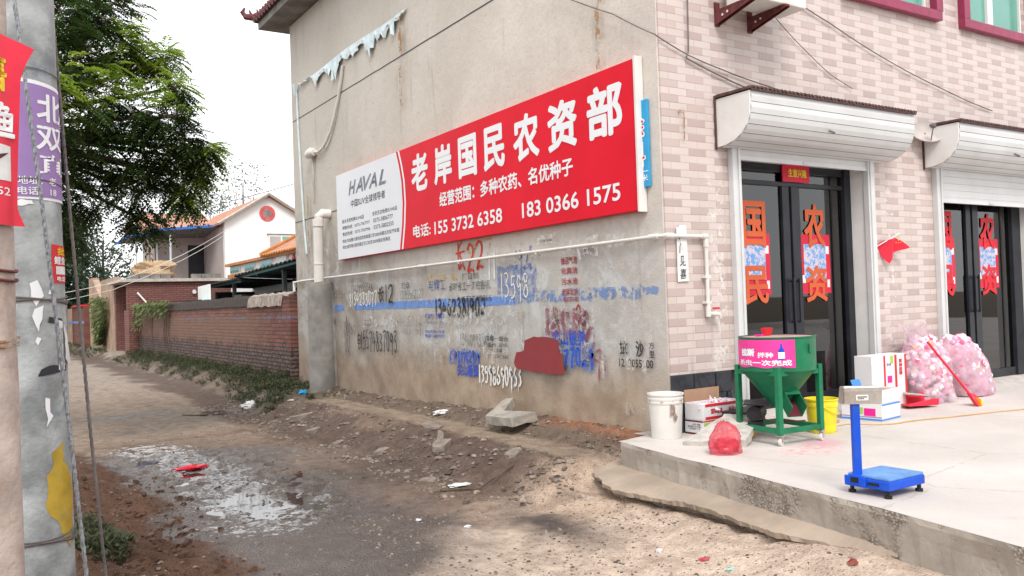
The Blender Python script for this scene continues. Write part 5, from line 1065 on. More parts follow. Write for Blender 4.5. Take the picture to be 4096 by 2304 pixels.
for (x, y, w, d_, h_, rz, tl, lab_) in ((-1.15, 2.1, .13, .10, .03, .4, .3, 'flat grey concrete chunk on the bank straight below the L-shaped block'), (-1.05, 2.3, .07, .05, .05, 1, .9, 'small upright concrete shard tilted on the bank below the L-shaped block'),
    (-1.35, 3.1, .12, .09, .025, .2, .2, 'thin concrete flake midway between the L-shaped block and the puddle'), (-1.4, 5.2, .10, .08, .03, .1, .2, 'rounded concrete chunk on the bank below the black painted phone number'), (-1.25, 6.1, .19, .12, .035, -.4, .15, 'largest flat concrete slab on the bank near the drainpipe casing'),
    (-1.6, 1.55, .10, .10, .02, .2, .1, 'flat concrete flake beside the pale plastic scrap and dry stick'), (-1.0, 1.0, .12, .09, .03, .4, .2, 'concrete chunk on the bank nearest the cracked corner of the forecourt'), (-.78, 3.05, .2, .13, .03, 1.3, .12, 'wide concrete flake on the pale cement strip along the wall foot'), (-1.5, 4.1, .12, .08, .02, .5, .1, 'pale concrete flake at the edge of the wet road below the blue number')):
    m_ = MB(); R2 = random.Random(x*99); z = gz(x, y)+h_*.25; n = 9; a0 = rz; ring = []
    for k in range(n):
        a = 6.28319*k/n; r = R2.uniform(.6, 1.1); px, py = w*r*math.cos(a), d_*r*math.sin(a); ring.append((x+px*math.cos(a0)-py*math.sin(a0), y+px*math.sin(a0)+py*math.cos(a0), z+h_+px*tl+R2.uniform(-.006, .006)))
    m_.add(ring+[(p[0]*.96+x*.04+R2.uniform(-.012, .012), p[1]+R2.uniform(-.012, .012), p[2]-h_*1.8) for p in ring], [tuple(range(n)), tuple(range(n, 2*n))[::-1]]+[((k+1) % n, k, n+k, n+(k+1) % n) for k in range(n)])
    tag(m_.build('concrete_chunk', 'chunk'), lab_, 'rubble', 'broken concrete chunks on the bank')
# L-shaped broken block against the wall
lb_ = MB(); T = [(-.55, 2.22, .01), (-.10, 2.54, .13), (-.08, 2.40, .145), (-.33, 2.20, .045), (-.20, 1.79, .055), (-.5, 1.82, .012)]
R = random.Random(31); ring = []
for p, q in zip(T, T[1:]+T[:1]):
    for k in range(5): ring.append(V(p).lerp(V(q), k/5)+V((R.uniform(-.007, .007), R.uniform(-.007, .007), 0)))
low = [p+V((.015+R.uniform(-.012, .012), -.01+R.uniform(-.012, .012), -.085+R.uniform(-.012, .006))) for p in ring]; n = len(ring)
lb_.add(ring+low, [tuple(range(n)), tuple(range(n, 2*n))[::-1]]+[(i, n+i, n+(i+1) % n, (i+1) % n) for i in range(n)])
tag(lb_.build('broken_block', 'block'), 'L-shaped broken concrete block lying against the grey side wall', 'concrete block')
def rag(name, x, y, r, mat, label, cat, sq=(1, 1, .3), sd=1, dz=.0):
    m_ = MB(); m_.blob((x, y, gz(x, y)+r*sq[2]*.6+dz), r, sq, .38, 2.6, 18, 12, sd); return tag(m_.build(name, mat, smooth=True), label, cat)
rag('red_cloth', -3.22, 3.75, .095, 'redplastic', 'wet red cloth lying in the puddle on the dirt road', 'cloth', (1.7, .5, .22), 2, .02)
rag('litter', -1.3, 8.45, .12, 'paper', 'crumpled white plastic bag litter on the road before the weedy verge', 'litter', (1, .8, .55), 3)
rag('litter', -.55, 8.05, .07, 'signblue', 'small crumpled blue wrapper on the weedy bank', 'litter', (1, .8, .6), 4)
rag('litter', -.28, 3.75, .07, 'paper', 'crumpled white wrapper by the foot of the grey side wall', 'litter', (1.3, .8, .4), 5)
rag('litter', -2.32, .27, .018, 'paper', 'tiny white paper scrap alone in the middle of the road, nearer the puddles', 'litter', (1.2, 1, .5), 6)
rag('litter', -2.15, -.18, .022, 'paper', 'tiny white scrap with blue edge near the dark damp patch', 'litter', (1.3, .8, .5), 7)
rag('litter', -1.50, 1.1, .06, 'paper', 'flattened pale plastic scrap on the rubble beside a stick', 'litter', (1.8, 1, .18), 8)
rag('litter', -1.5, -1.9, .03, 'redfilm', 'small pink scrap on the dirt below the broken ledge', 'litter', (1.4, 1, .2), 9)
rag('litter', -.95, 7.4, .045, 'paper', 'torn white paper beside the weeds at the wall end', 'litter', (1.2, 1, .25), 10)
rag('litter', -1.55, -1.55, .018, 'paper', 'crumpled clear cup scrap near the broken ledge', 'litter', (1, 1, .7), 11)
rag('litter', -1.55, -2.15, .022, 'teal', 'thin green wrapper on the dirt at the bottom of the road', 'litter', (1.8, .5, .2), 12)
MAT['brickbit'] = simple('red_brick', (.27, .075, .055), .9, .2, 20, bump=.5)
mb = MB(); stone(mb, (-1.28, -2.75, gz(-1.28, -2.75)+.014), .03, random.Random(5), .8); tag(mb.build('brick_piece', 'brickbit'), 'small piece of red brick at the foot of the ledge', 'brick')
mb = MB(); mb.tube([(-1.75, 1.0, gz(-1.75, 1.0)+.02), (-1.45, .85, gz(-1.45, .85)+.015), (-1.15, .75, gz(-1.15, .75)+.03)], .008, 5); tag(mb.build('stick', 'bark'), 'thin dry stick lying on the dirt bank', 'stick')
def leafq(mb, p, d, up, l, w, m=0):
    d = V(d).normalized(); s = d.cross(V(up)); s = s.normalized() if s.length > .01 else V((1, 0, 0)); p = V(p); nn = s.cross(d)
    mb.add([p, p+d*l*.45+s*w+nn*l*.08, p+d*l, p+d*l*.45-s*w+nn*l*.08], [(0, 1, 2, 3)], m)
def weeds(n, fn, hmin, hmax, mat, label, sd, name='weeds'):
    mb = MB(); R = random.Random(sd)
    for _ in range(n):
        q = fn(R)
        if not q: continue
        x, y, k = q; z = gz(x, y); h = R.uniform(hmin, hmax)*k
        for j in range(R.randint(4, 8)):
            a = R.uniform(0, 6.28); t = R.uniform(.15, 1); d = V((math.cos(a), math.sin(a), R.uniform(.1, 1.3))); leafq(mb, (x+R.uniform(-.04, .04), y+R.uniform(-.04, .04), z+h*t*.8), d, (0, 0, 1), R.uniform(.03, .075)*(.5+k*.5), R.uniform(.006, .016))
        for j in range(3):
            a = R.uniform(0, 6.28); mb.add([(x, y, z-.01), (x+.007, y, z-.01), (x+h*.5*math.cos(a), y+h*.5*math.sin(a), z+h)], [(0, 1, 2)])
    return tag(stuff(mb.build(name, mat)), label, 'weeds')
def verge(R):
    y = 9.0+18*R.random()**1.3; x = -.12-.85*R.random()**1.3
    if noise.noise(V((x*2.4, y*1.5, 8)))+.4*noise.noise(V((x*7, y*5, 3))) < -.02-.25*ss(x, -.9, -.3): return None
    return x, y, .5+.9*max(0, 1+x)
weeds(2300, verge, .05, .22, 'weed', 'low dark green weeds and grass on the verge along the old brick wall', 5, 'grass')
def corner(R):
    y = 6.6+3.4*R.random(); x = -.1-1.2*R.random()
    if y < 8.4 and x > -.35-.25*R.random() or noise.noise(V((x*3, y*2, 4))) < -.05-(y-8.2)*.25: return None
    return x, y, .7
weeds(900, corner, .04, .14, 'weed', 'scrappy weeds and dead leaves around the drainpipe casing', 6)
def byp(R):
    a, r = R.uniform(0, 6.28), R.random()**.6*.34; return -4.43+r*.55*math.cos(a), .80+r*math.sin(a)*1.5, 1.0-r*1.4
weeds(260, byp, .06, .2, 'weed', 'clump of green weeds beside the foot of the grey utility pole', 7)
def farv(R): return -.55-.9*R.random()**2, 30.6+18*R.random(), .9
weeds(500, farv, .08, .22, 'weed', 'weeds along the foot of the tan wall beyond the brick gateway', 8)
# ---------------------------------------------------------------- poles and wires at the left
MAT['mustard'] = simple('mustard_paint', (.47, .32, .045), .8, .2, 9, dirt=.75, dcol=(.30, .25, .12))
pcx, pcy = -4.905, -.70
def prad(z): return .181-.0135*(z+.45)
fa = math.atan2(-.998, -.057)
def onpole(s, z, o=0.):                               # s: arc from the face turned to the road
    r = prad(z)+o; a = fa+s/prad(z); return V((pcx+r*math.cos(a), pcy+r*math.sin(a), z))
po = thing('utility_pole', 'grey concrete utility pole wearing a purple poster and a yellow paint patch', 'pole', (pcx, pcy, -.4))
mb = MB(); n = 40; vs = []
for j in range(41):
    z = -.7+j*.2; r = prad(z)
    for k in range(n): a = 6.28319*k/n; rr = r+.0025*noise.noise(V((math.cos(a)*3, math.sin(a)*3, z*2))); vs.append((pcx+rr*math.cos(a), pcy+rr*math.sin(a), z))
mb.add(vs, [(j*n+k, j*n+(k+1) % n, (j+1)*n+(k+1) % n, (j+1)*n+k) for j in range(40) for k in range(n)]+[tuple(40*n+k for k in range(n))]); mb.build('pole', 'pole', po, smooth=True)
def wrap(outline, o, mat, name, par, jag=0.):
    """a sheet on the pole filling an (arc, z) outline"""
    import mathutils
    q = []
    for i in range(len(outline)):
        a, b = outline[i], outline[(i+1) % len(outline)]; k = max(1, int(math.hypot(b[0]-a[0], b[1]-a[1])/.025))
        for t in range(k): s, z = a[0]+(b[0]-a[0])*t/k, a[1]+(b[1]-a[1])*t/k; q.append((s+jag*noise.noise(V((s*25, z*25, 1))), z+jag*noise.noise(V((s*25, z*25, 9)))))
    s0, s1 = min(p[0] for p in q), max(p[0] for p in q); bm = bmesh.new(); f = bm.faces.new([bm.verts.new((s, z, 0)) for s, z in q]); bmesh.ops.triangulate(bm, faces=[f])
    k = int((s1-s0)/.02)
    for i in range(1, k+1): bmesh.ops.bisect_plane(bm, geom=bm.verts[:]+bm.edges[:]+bm.faces[:], plane_co=(s0+(s1-s0)*i/(k+1), 0, 0), plane_no=(1, 0, 0))
    m_ = MB(); bm.verts.index_update(); m_.add([onpole(v.co.x, v.co.y, o) for v in bm.verts], [tuple(v.index for v in f.verts) for f in bm.faces]); bm.free()
    return m_.build(name, mat, par)
def ptext(s, a, b, z0, z1, o, mat, par, bold=.03):
    g = MB(); text(g, s, (0, 0, 0), (1, 0, 0), (0, 1, 0), b-a, z1-z0, bold, 0, 0, fn=lambda p: onpole(a+p.x, z0+p.y, o+p.z)); return g.build('lettering', mat, par)
wrap([(-.07, 1.775), (.25, 1.765), (.25, 2.335), (-.07, 2.375)], .003, 'letter_w', 'poster_border', po); pp = wrap([(-.062, 1.785), (.25, 1.78), (.25, 2.315), (-.062, 2.355)], .0045, 'purple', 'purple_poster', po)
ptext('北', .045, .20, 2.16, 2.30, .0065, 'letter_w', pp); ptext('双', .04, .20, 2.02, 2.14, .0065, 'letter_w', pp); ptext('直', .05, .20, 1.90, 2.0, .0065, 'letter_w', pp)
ptext('地址：老', -.04, .14, 1.845, 1.885, .0065, 'letter_w', pp, .02); ptext('电话：18', -.04, .14, 1.793, 1.833, .0065, 'letter_w', pp, .02)
wrap([(.06, .66), (.085, .53), (.155, .57), (.15, .48), (.21, .40), (.22, .17), (.18, .05), (.13, .12), (.105, .20), (.055, .23), (.06, .42), (.09, .48)][1:], .002, 'mustard', 'yellow_paint', po, .02)
f1 = wrap([(.10, 1.36), (.225, 1.365), (.215, 1.545), (.105, 1.555)], .004, 'stripe_r', 'small_flyer', po); ptext('批', .135, .20, 1.50, 1.54, .006, 'letter_y', f1); ptext('鲤鱼', .115, .205, 1.455, 1.495, .006, 'letter_w', f1); wrap([(.125, 1.405), (.21, 1.405), (.21, 1.445), (.125, 1.445)], .006, 'paper', 'white_panel', f1); ptext('电话', .13, .2, 1.37, 1.395, .006, 'letter_w', f1)
for ol in ([(.0, 1.36), (.03, 1.375), (.05, 1.33), (.06, 1.30), (.03, 1.25), (.01, 1.29)], [(.02, 1.24), (.06, 1.25), (.05, 1.19), (.03, 1.12), (.015, 1.16), (.005, 1.2)], [(.02, 1.10), (.045, 1.09), (.03, 1.05), (.015, 1.07)], [(.06, .80), (.075, .79), (.085, .70), (.065, .66), (.06, .72)], [(-.055, 1.765), (.02, 1.77), (.03, 1.75), (-.02, 1.73), (-.06, 1.74)], [(.09, 1.34), (.105, 1.36), (.10, 1.30), (.08, 1.31)]): wrap(ol, .003, 'letter_w', 'paper_scrap', po, .012)
wn2 = wrap([(.13, .93), (.175, .93), (.165, 1.17), (.125, 1.18)], .004, 'paper', 'paper_notice', po, .004)
for k in range(3): ptext('出租房屋电话', .135+.012*k, .143+.012*k, .95, 1.15, .006, 'letter_k', wn2, .0)
wrap([(.17, .98), (.20, .95), (.24, .97), (.21, 1.02), (.19, 1.10), (.165, 1.16)], .012, 'paper', 'paper_scrap', po, .01)
wrap([(.03, .905), (.19, .925), (.19, .95), (.08, .955), (.04, .94)], .003, 'letter_k', 'black_tape', po, .006)
wrap([(.09, 1.20), (.15, 1.185), (.17, 1.165), (.12, 1.16), (.08, 1.17)], .003, 'p_black', 'black_tape', po, .02)
for zc, k in ((1.27, 3), (.09, 4), (2.41, 1), (1.862, 1)):
    m_ = MB()
    for i in range(k): m_.tube([(pcx+(prad(zc)+.007)*math.cos(a), pcy+(prad(zc)+.007)*math.sin(a), zc+i*.011-.012*math.cos(a*2+i)) for a in [6.28319*j/40 for j in range(41)]], .0045 if k > 1 else .003, 5)
    m_.build('wire_band', 'wire', po)
p2 = thing('utility_pole', 'flaking pinkish concrete pole carrying a red banner', 'pole', (-5.16, -1.85, -.4)); qx, qy = -5.165, -1.85
mb = MB(); n = 36; vs = []
for j in range(31):
    z = -.7+j*.2; r = .150-.006*z
    for k in range(n): a = 6.28319*k/n; rr = r+.004*noise.noise(V((math.cos(a)*3, math.sin(a)*3, z*3))); vs.append((qx+.012-.014*z*.3+rr*math.cos(a), qy+rr*math.sin(a), z))
mb.add(vs, [(j*n+k, j*n+(k+1) % n, (j+1)*n+(k+1) % n, (j+1)*n+k) for j in range(30) for k in range(n)]); mb.build('pole', 'pole2', p2, smooth=True)
for zc in (1.335, 1.37): m_ = MB(); m_.tube([(qx+.008+(.147)*math.cos(a), qy+.147*math.sin(a), zc+.006*math.sin(a*3)) for a in [6.28319*j/36 for j in range(37)]], .006, 6); m_.build('wire_band', 'rust', p2)
for zc in (1.09, 1.11): m_ = MB(); m_.tube([(qx+.009+(.149)*math.cos(a), qy+.149*math.sin(a), zc+.006*math.sin(a*3+1)) for a in [6.28319*j/36 for j in range(37)]], .006, 6); m_.build('wire_band', 'p_rust', p2)
ba = thing('red_banner', 'red plastic banner with yellow and white lettering tied round the flaking pole', 'banner', (-5.1, -2.0, 1.9))
fb_ = math.atan2(-1, -.02)
def onban(s, z):                                       # arc on the pole to s = .17, then a loose flap
    R_ = .163; s1 = .165+.02*math.sin(z*5); a = fb_+min(s, s1)/R_; p = V((qx+R_*math.cos(a), qy+R_*math.sin(a), z))
    if s > s1: t = V((-math.sin(a), math.cos(a), 0)); d = s-s1; p = p+t*d*.75+V((.85, -.53, 0))*d*.55+V((0, 0, .0))
    return p
mb = MB(); Z0, Z1, nz, ns = 1.535, 2.26, 30, 22; vs = []
def bedge(z):
    t = (z-Z0)/(Z1-Z0); return .200+.05*max(0, (t-.80)/.2)**1.5*(1 if t < .9 else 1)+.03*max(0, (.09-t)/.09)
for j in range(nz+1):
    for i in range(ns+1):
        t = j/nz; u_ = i/ns; s = -.14+(bedge(Z0+(Z1-Z0)*t)+.14)*u_; z = Z0+(Z1-Z0)*t-.05*(u_**3)*t-.0*u_; vs.append(onban(s, z))
mb.add(vs, [(j*(ns+1)+i, j*(ns+1)+i+1, (j+1)*(ns+1)+i+1, (j+1)*(ns+1)+i) for j in range(nz) for i in range(ns)]); mb.build('sheet', 'redplastic', ba, smooth=True)
def btext(s, a, b, z0, z1, mat, bold=.04):
    g = MB(); text(g, s, (0, 0, 0), (1, 0, 0), (0, 1, 0), b-a, z1-z0, bold, 0, 0, fn=lambda p: onban(a+p.x, z0+p.y)+V((-.002, -.004-p.z, 0))); g.build('lettering', mat, ba)
btext('售', .02, .155, 2.03, 2.17, 'letter_y'); btext('鲤', -.03, .09, 1.87, 1.99, 'letter_w'); btext('鱼', .095, .188, 1.86, 1.99, 'letter_w'); btext('13837652', -.10, .165, 1.645, 1.675, 'letter_w', .02)
g = MB(); N_ = 14
for z_a, z_b in ((1.70, 1.85),):
    vs = []
    for i in range(N_+1): s = -.12+.29*i/N_; vs += [onban(s, z_a)+V((-.001, -.003, 0)), onban(s, z_b-.02*i/N_)+V((-.001, -.003, 0))]
    g.add(vs, [(2*i, 2*i+2, 2*i+3, 2*i+1) for i in range(N_)])
g.build('white_panel', 'paper', ba)
g = MB(); vs = []
for i in range(N_+1):
    t = i/N_; s = .0+.16*t; c_ = 1.735+.07*t; vs += [onban(s, c_-.012*math.sin(3.14*t))+V((-.002, -.005, 0)), onban(s, c_+.012*math.sin(3.14*t))+V((-.002, -.005, 0))]
g.add(vs, [(2*i, 2*i+2, 2*i+3, 2*i+1) for i in range(N_)]); g.build('printed_fish', 'rust', ba)
def strand(pts, r, label, mat='strand', lay_=7.):
    m_ = MB(); P_ = [V(p) for p in pts]; L = []
    for a, b in zip(P_, P_[1:]):
        k = max(2, int((b-a).length/.02)); L += [a+(b-a)*i/k for i in range(k)]
    L.append(P_[-1]); d = (P_[-1]-P_[0]).normalized(); a = d.cross(V((1, 0, 0))).normalized(); b = d.cross(a); s = 0
    for w in range(3):
        q = []
        for i, p in enumerate(L): th = i*.02*lay_*6.28+w*2.094; q.append(p+(a*math.cos(th)+b*math.sin(th))*r*.55)
        m_.tube(q, r*.62, 5)
    return tag(m_.build('guy_wire', mat, smooth=True), label, 'wire')
strand([(-5.0, -1.26, 2.9), (-4.88, -1.31, 1.65), (-4.80, -1.34, .71), (-4.72, -1.37, -.3)], .0085, 'bright twisted steel guy wire crossing the face of the grey utility pole')
strand([(-4.80, -.67, 3.2), (-4.715, -.70, 1.70), (-4.65, -.72, .63), (-4.58, -.74, -.35)], .008, 'darker thin guy wire running down beside the grey utility pole', 'wire')
# ---------------------------------------------------------------- big pinnate tree over the lane
def frond(mb, p, d, L, R, pairs=8, m=0, droop=.35):
    d = V(d).normalized(); p = V(p); side = d.cross(V((0, 0, 1))); side = side.normalized() if side.length > .05 else V((1, 0, 0)); ll = L*.25; w = ll*.2
    for i in range(pairs+1):
        t = .18+.82*i/pairs; c = p+d*L*t-V((0, 0, droop*L*t*t)); dd = (d-V((0, 0, 2*droop*t))).normalized(); k = .75+.45*math.sin(3.1*min(1, t*.92))
        if i == pairs: leafq(mb, c, dd, (0, 0, 1), ll, w, m); continue
        for s in (-1, 1): leafq(mb, c, side*s+dd*.55+V((0, 0, R.uniform(-.25, .05))), (0, 0, 1), ll*k, w*k, m)
bt = thing('pinnate_tree', 'big dark feathery leaved tree leaning over the lane from behind the poles', 'tree', (-5.6, 6.2, -.35))
blobs = [(-4.21, 4.96, 4.55, .6), (-3.67, 5.8, 4.83, .6), (-4.02, 4.97, 4.05, .6), (-3.42, 5.65, 4.45, .42), (-4.25, 4.42, 3.48, .6), (-3.68, 5.24, 3.72, .55), (-3.12, 6.05, 4.47, .22), (-3.42, 5.07, 3.48, .5), (-3.07, 4.85, 3.49, .36), (-4.12, 4.94, 3.05, .6), (-3.62, 5.22, 3.02, .5), (-3.17, 5.28, 3.21, .4), (-2.88, 4.98, 3.26, .26),
         (-2.69, 5.09, 3.06, .20), (-3.8, 5.57, 2.7, .5), (-3.34, 5.64, 2.73, .42), (-4.2, 5.59, 2.57, .5), (-3.05, 5.33, 2.89, .3), (-3.22, 5.66, 2.35, .25), (-3.97, 6.64, 2.29, .36), (-3.56, 6.02, 4.99, .5), (-2.72, 5.24, 2.86, .2), (-2.82, 5.3, 2.62, .15), (-2.60, 5.02, 3.17, .14),
         (-4.7, 6.2, 4.2, .8), (-4.8, 6.4, 5.4, .9), (-4.0, 6.6, 6.0, .8), (-5.6, 5.5, 5.0, .9), (-5.8, 7.2, 4.4, 1.0), (-4.4, 6.8, 3.2, .7), (-4.5, 5.4, 5.6, .8), (-5.0, 5.6, 3.4, .7), (-3.9, 5.9, 3.4, .5), (-4.1, 5.8, 4.3, .55), (-4.6, 6.6, 2.6, .5), (-2.98, 5.8, 4.42, .16), (-3.02, 5.1, 3.9, .16)]
R = random.Random(12); mb = MB(); br_ = MB(); hub = V((-5.2, 6.3, 3.0))
for bi, (x, y, z, r) in enumerate(blobs):
    if bi < 24: r *= .80; x -= .08
    c = V((x, y, z)); m1 = hub.lerp(c, .5)+V((0, 0, .25)); br_.tube([hub, m1, c, c+(c-hub).normalized()*r*.6], [.05, .032, .014, .005], 6)
    for k in range(int(12+46*r)):
        while True:
            q = V((R.uniform(-1, 1), R.uniform(-1, 1), R.uniform(-1, 1)))
            if .15 < q.length < 1: break
        e = c+q*r; o = c+q*r*.35; tw = (e-o)+V((0, 0, -.04))
        if k % 3 == 0: br_.tube([c, o, e], [.006, .005, .003], 4)
        for j in range(5):
            p = o.lerp(e, .3+.7*j/4); a = R.uniform(0, 6.28); d = tw.normalized()*.7+V((math.cos(a), math.sin(a), R.uniform(-.5, .35)))*.8
            young = noise.noise(V((x*.9+q.x*r*.9, y, z*1.1+q.z*r)))+.25*q.z > .20 and q.y < .35
            frond(mb, p, d, R.uniform(.17, .30), R, 7, 1 if young and z > 2.6 else 0, R.uniform(.15, .55))
mb.build('crown', ['leaf', 'leafy'], bt); br_.build('branches', 'bark', bt)
tk = MB(); tk.tube([(-5.65, 6.2, -.6), (-5.6, 6.2, .4), (-5.45, 6.25, 1.6), (-5.2, 6.3, 3.0), (-5.0, 6.3, 4.4), (-4.7, 6.3, 5.6)], [.2, .16, .14, .11, .07, .03], 12); tk.build('trunk', 'bark', bt, smooth=True)
# ---------------------------------------------------------------- yards and houses along the lane
MAT['mortarcap'] = simple('crumbling_mortar', (.30, .255, .215), .9, .3, 8, bump=.9, bsc=30, dirt=.7, dcol=(.12, .09, .075))
yw_ = thing('yard_wall', 'old weathered brick yard wall with a leaning brick coping along the lane', 'wall', (-.1, 18, -.4))
mb = MB(); N_ = 70; vs = []
mb.box((-.1, 10.36, -.6), (.14, 26.4, 1.32)); mb.build('wall', 'brick_alley', yw_)
mb = MB(); R = random.Random(6)
y = 12.6
while y < 26.35: w = .066; mb.ob((.02, y+w/2, 1.42+.02*noise.noise(V((y, 0, 0)))), (.135, 0, 0), (0, w/2-.003, .03), (0, -.028, .095)); y += w+.006
mb.build('coping', simple('c', (.075, .05, .045), .9, .4, 9, bump=.6) and 'brick_cop' if False else 'brown', yw_)
mb = MB(); mb.box((-.13, 9.92, -.6), (.17, 10.36, 1.50)); mb.build('end_pier', 'brick_alley', yw_)
mb = MB(); vs = []; n = 26
for i in range(n+1):
    y = 9.95+2.75*i/n; h_ = 1.50 if i < 4 else 1.33
    t = .03+.04*noise.noise(V((y*4, 1, 0))); vs += [(-.15+.02*noise.noise(V((y*5, 0, 2))), y, h_-.03*(1+noise.noise(V((y*4, 3, 0))))), (-.11, y, max(1.5, h_)+t*.5), (.0, y, max(1.5, h_)+t+.03), (.19, y, h_)]
mb.add(vs, [(4*i+k, 4*i+k+1, 4*i+5+k, 4*i+4+k) for i in range(n) for k in range(3)]+[(0, 3, 2, 1), (4*n, 4*n+1, 4*n+2, 4*n+3)]); mb.build('cement_cap', 'mortarcap', yw_)
def vine(label, fn, n, sd, loc):
    mb = MB(); R = random.Random(sd)
    for _ in range(n):
        x, y, z = fn(R); a = R.uniform(-1.2, 1.2); leafq(mb, (x, y, z), (-.45+R.uniform(-.3, .2), math.sin(a)*.6, R.uniform(-1, -.1)), (-1, 0, .3), R.uniform(.10, .19), R.uniform(.045, .085))
    t = thing('climbing_vine', label, 'vine', loc); mb.build('leaves', 'vine', t)
    m_ = MB()
    for k in range(5): x, y, z = fn(R); m_.tube([(loc[0]+.04, y, .0), (loc[0]+.02, y+.2, .6), (loc[0]+.02, y, 1.3)], .012, 5)
    m_.build('stems', 'bark', t)
vine('leafy vine spilling over the far end of the old brick wall', lambda R: (lambda y: (-.14-.22*R.random(), y, 1.62-(R.random()**1.6)*(.85 if y > 24 else .45)))(R.uniform(20.6, 26.3)), 420, 3, (-.15, 24, -.1))
def v2(R):
    z = .1+1.95*R.random(); y = 33.5+R.uniform(-1.9, 1.9)*(.35+.65*ss(z, .2, 1.4)); return -.34-.3*R.random(), y, z
vine('dense green vine hanging over the tan wall beyond the brick gateway', v2, 1500, 4, (-.35, 33.5, -.2))
sh = thing('yard_shed', 'open black roofed lean-to shed behind the old brick wall', 'shed', (2.5, 17.5, -.3))
mb = MB()
def sheet(mb, P0, P1, P2, P3, n=40, amp=.03):
    P0, P1, P2, P3 = (V(p) for p in (P0, P1, P2, P3)); vs = []
    for i in range(n+1): t = i/n; o = V((0, 0, amp*(1 if i % 2 else -1))); vs += [P0.lerp(P1, t)+o, P3.lerp(P2, t)+o, P0.lerp(P1, t)+o-V((0, 0, .012)), P3.lerp(P2, t)+o-V((0, 0, .012))]
    mb.add(vs, [(4*i, 4*i+4, 4*i+5, 4*i+1) for i in range(n)]+[(4*i+2, 4*i+3, 4*i+7, 4*i+6) for i in range(n)])
sheet(mb, (1.35, 19.0, 2.17), (1.35, 23.6, 2.11), (5.2, 23.6, 1.98), (5.2, 19.0, 2.02)); sheet(mb, (1.35, 12.5, 2.45), (1.35, 19.4, 2.27), (5.2, 19.4, 2.1), (5.2, 12.5, 2.2)); mb.build('roof', 'black_and_shade', sh)
mb = MB(); mb.box((1.42, 12.5, 2.32), (1.5, 19.4, 2.39)) if False else None
for a, b in (((1.45, 12.5, 2.40), (1.45, 19.4, 2.21)), ((1.45, 19.0, 2.11), (1.45, 23.6, 2.05))): mb.tube([a, b], .045, 4)
for y_ in (13, 15.3, 17.5, 20, 22): mb.tube([(1.45, y_, 2.2), (5.1, y_, 2.0)], .035, 4)
mb.build('rafters', 'black', sh)
for y_ in (15.3, 20.0): mb = MB(); mb.box((1.46, y_-.05, -.4), (1.56, y_+.05, 2.2)); mb.build('post', 'black_and_shade', sh)
mb = MB(); mb.box((5.0, 12.0, -.4), (5.2, 24, 2.05)); mb.box((1.8, 23.4, -.4), (5.0, 23.6, 1.9)); mb.build('back_wall', 'black_and_shade', sh)  # black stands in for the shade at the back of the shed
mb = MB(); R = random.Random(8)
for k in range(26): x, y = R.uniform(1.8, 4.5), R.uniform(14, 23); mb.ob((x, y, 1.45+R.uniform(-.2, .25)), (R.uniform(.1, .5), R.uniform(-.2, .2), 0), (0, R.uniform(.1, .4), 0), (0, 0, R.uniform(.03, .15)))
mb.ob((3.2, 18.5, .65), (1.3, 0, 0), (0, 4.6, 0), (0, 0, .65)); tag(mb.build('stored_timber', 'brown'), 'dark pile of stored timber and scrap under the black shed roof', 'timber')
mb = MB(); sheet(mb, (.82, 19.85, 1.42), (.82, 21.3, 1.42), (.78, 21.3, 2.06), (.78, 19.85, 2.03), 8, .012); mb.v = [(x+(.02 if i % 4 > 1 else 0), y, z) for i, (x, y, z) in enumerate(mb.v)]
mb2 = MB()
for i in range(4): mb2.box((.76, 19.85+i*.365, 1.2), (.80, 19.85+i*.365+.355, 2.05-.008*i))
tag(mb2.build('upright_sheet', 'white', bev=.01), 'upright white panel standing above the brick wall before the black shed', 'panel')
mb = MB(); sheet(mb, (.25, 14.6, 1.50), (.25, 25.6, 1.53), (1.6, 25.6, 1.66), (1.6, 14.6, 1.62), 90, .015); tag(mb.build('teal_roof_sheet', 'teal'), 'pale teal corrugated sheet roofing lying just behind the brick coping', 'roof sheet')
mb = MB(); mb.box((.2, 20.8, 1.58), (2.2, 26.4, 1.62)); mb.v = [(x, y, z+(y-20.8)*.012+(x-.2)*.02) for x, y, z in mb.v]; tag(mb.build('black_roof_sheet', 'black_and_shade'), 'dark flat sheet roof lying at the far end behind the brick wall', 'roof sheet')
# tiled side house with a frieze of picture tiles
fh = thing('tiled_annex', 'low annex with orange tiled eaves and a frieze of landscape picture tiles', 'building', (4, 22, -.3))
mb = MB(); mb.box((3.06, 14.5, -.4), (6.8, 26.4, 2.9)); mb.build('wall', 'whitewall', fh)
mb = MB(); mb.box((2.9, 14.5, 2.90), (6.9, 26.6, 2.99)); mb.box((2.97, 14.5, 2.46), (3.06, 26.5, 2.60)); mb.build('cornice', 'orangetile', fh)
for y0 in (25.1, 23.2, 21.3): mb = MB(); mb.box((3.03, y0-.05, 2.61), (3.058, y0+1.25, 2.89)); fr_ = mb.build('picture_frame', 'frame_w', fh); mb = MB(); mb.box((3.015, y0+.02, 2.645), (3.03, y0+1.18, 2.86)); mb.build('picture', 'picture', fr_)
mb = MB(); mb.box((2.98, 19.7, 2.3), (3.06, 20.7, 2.9)); mb.build('tiled_pier', 'paper', fh); mb = MB(); mb.ext([(3.02, 19.15, 2.55), (3.02, 19.35, 2.72), (3.02, 19.15, 2.89), (3.02, 18.95, 2.72)], (.03, 0, 0)); mb.build('red_diamond', 'stripe_r', fh)
MAT['tile_y'] = m_rooftile('orange_roof_tile', 'y'); MAT['tile_x'] = m_rooftile('pale_orange_roof_tile', 'x', (.52, .27, .19), (.36, .18, .12))
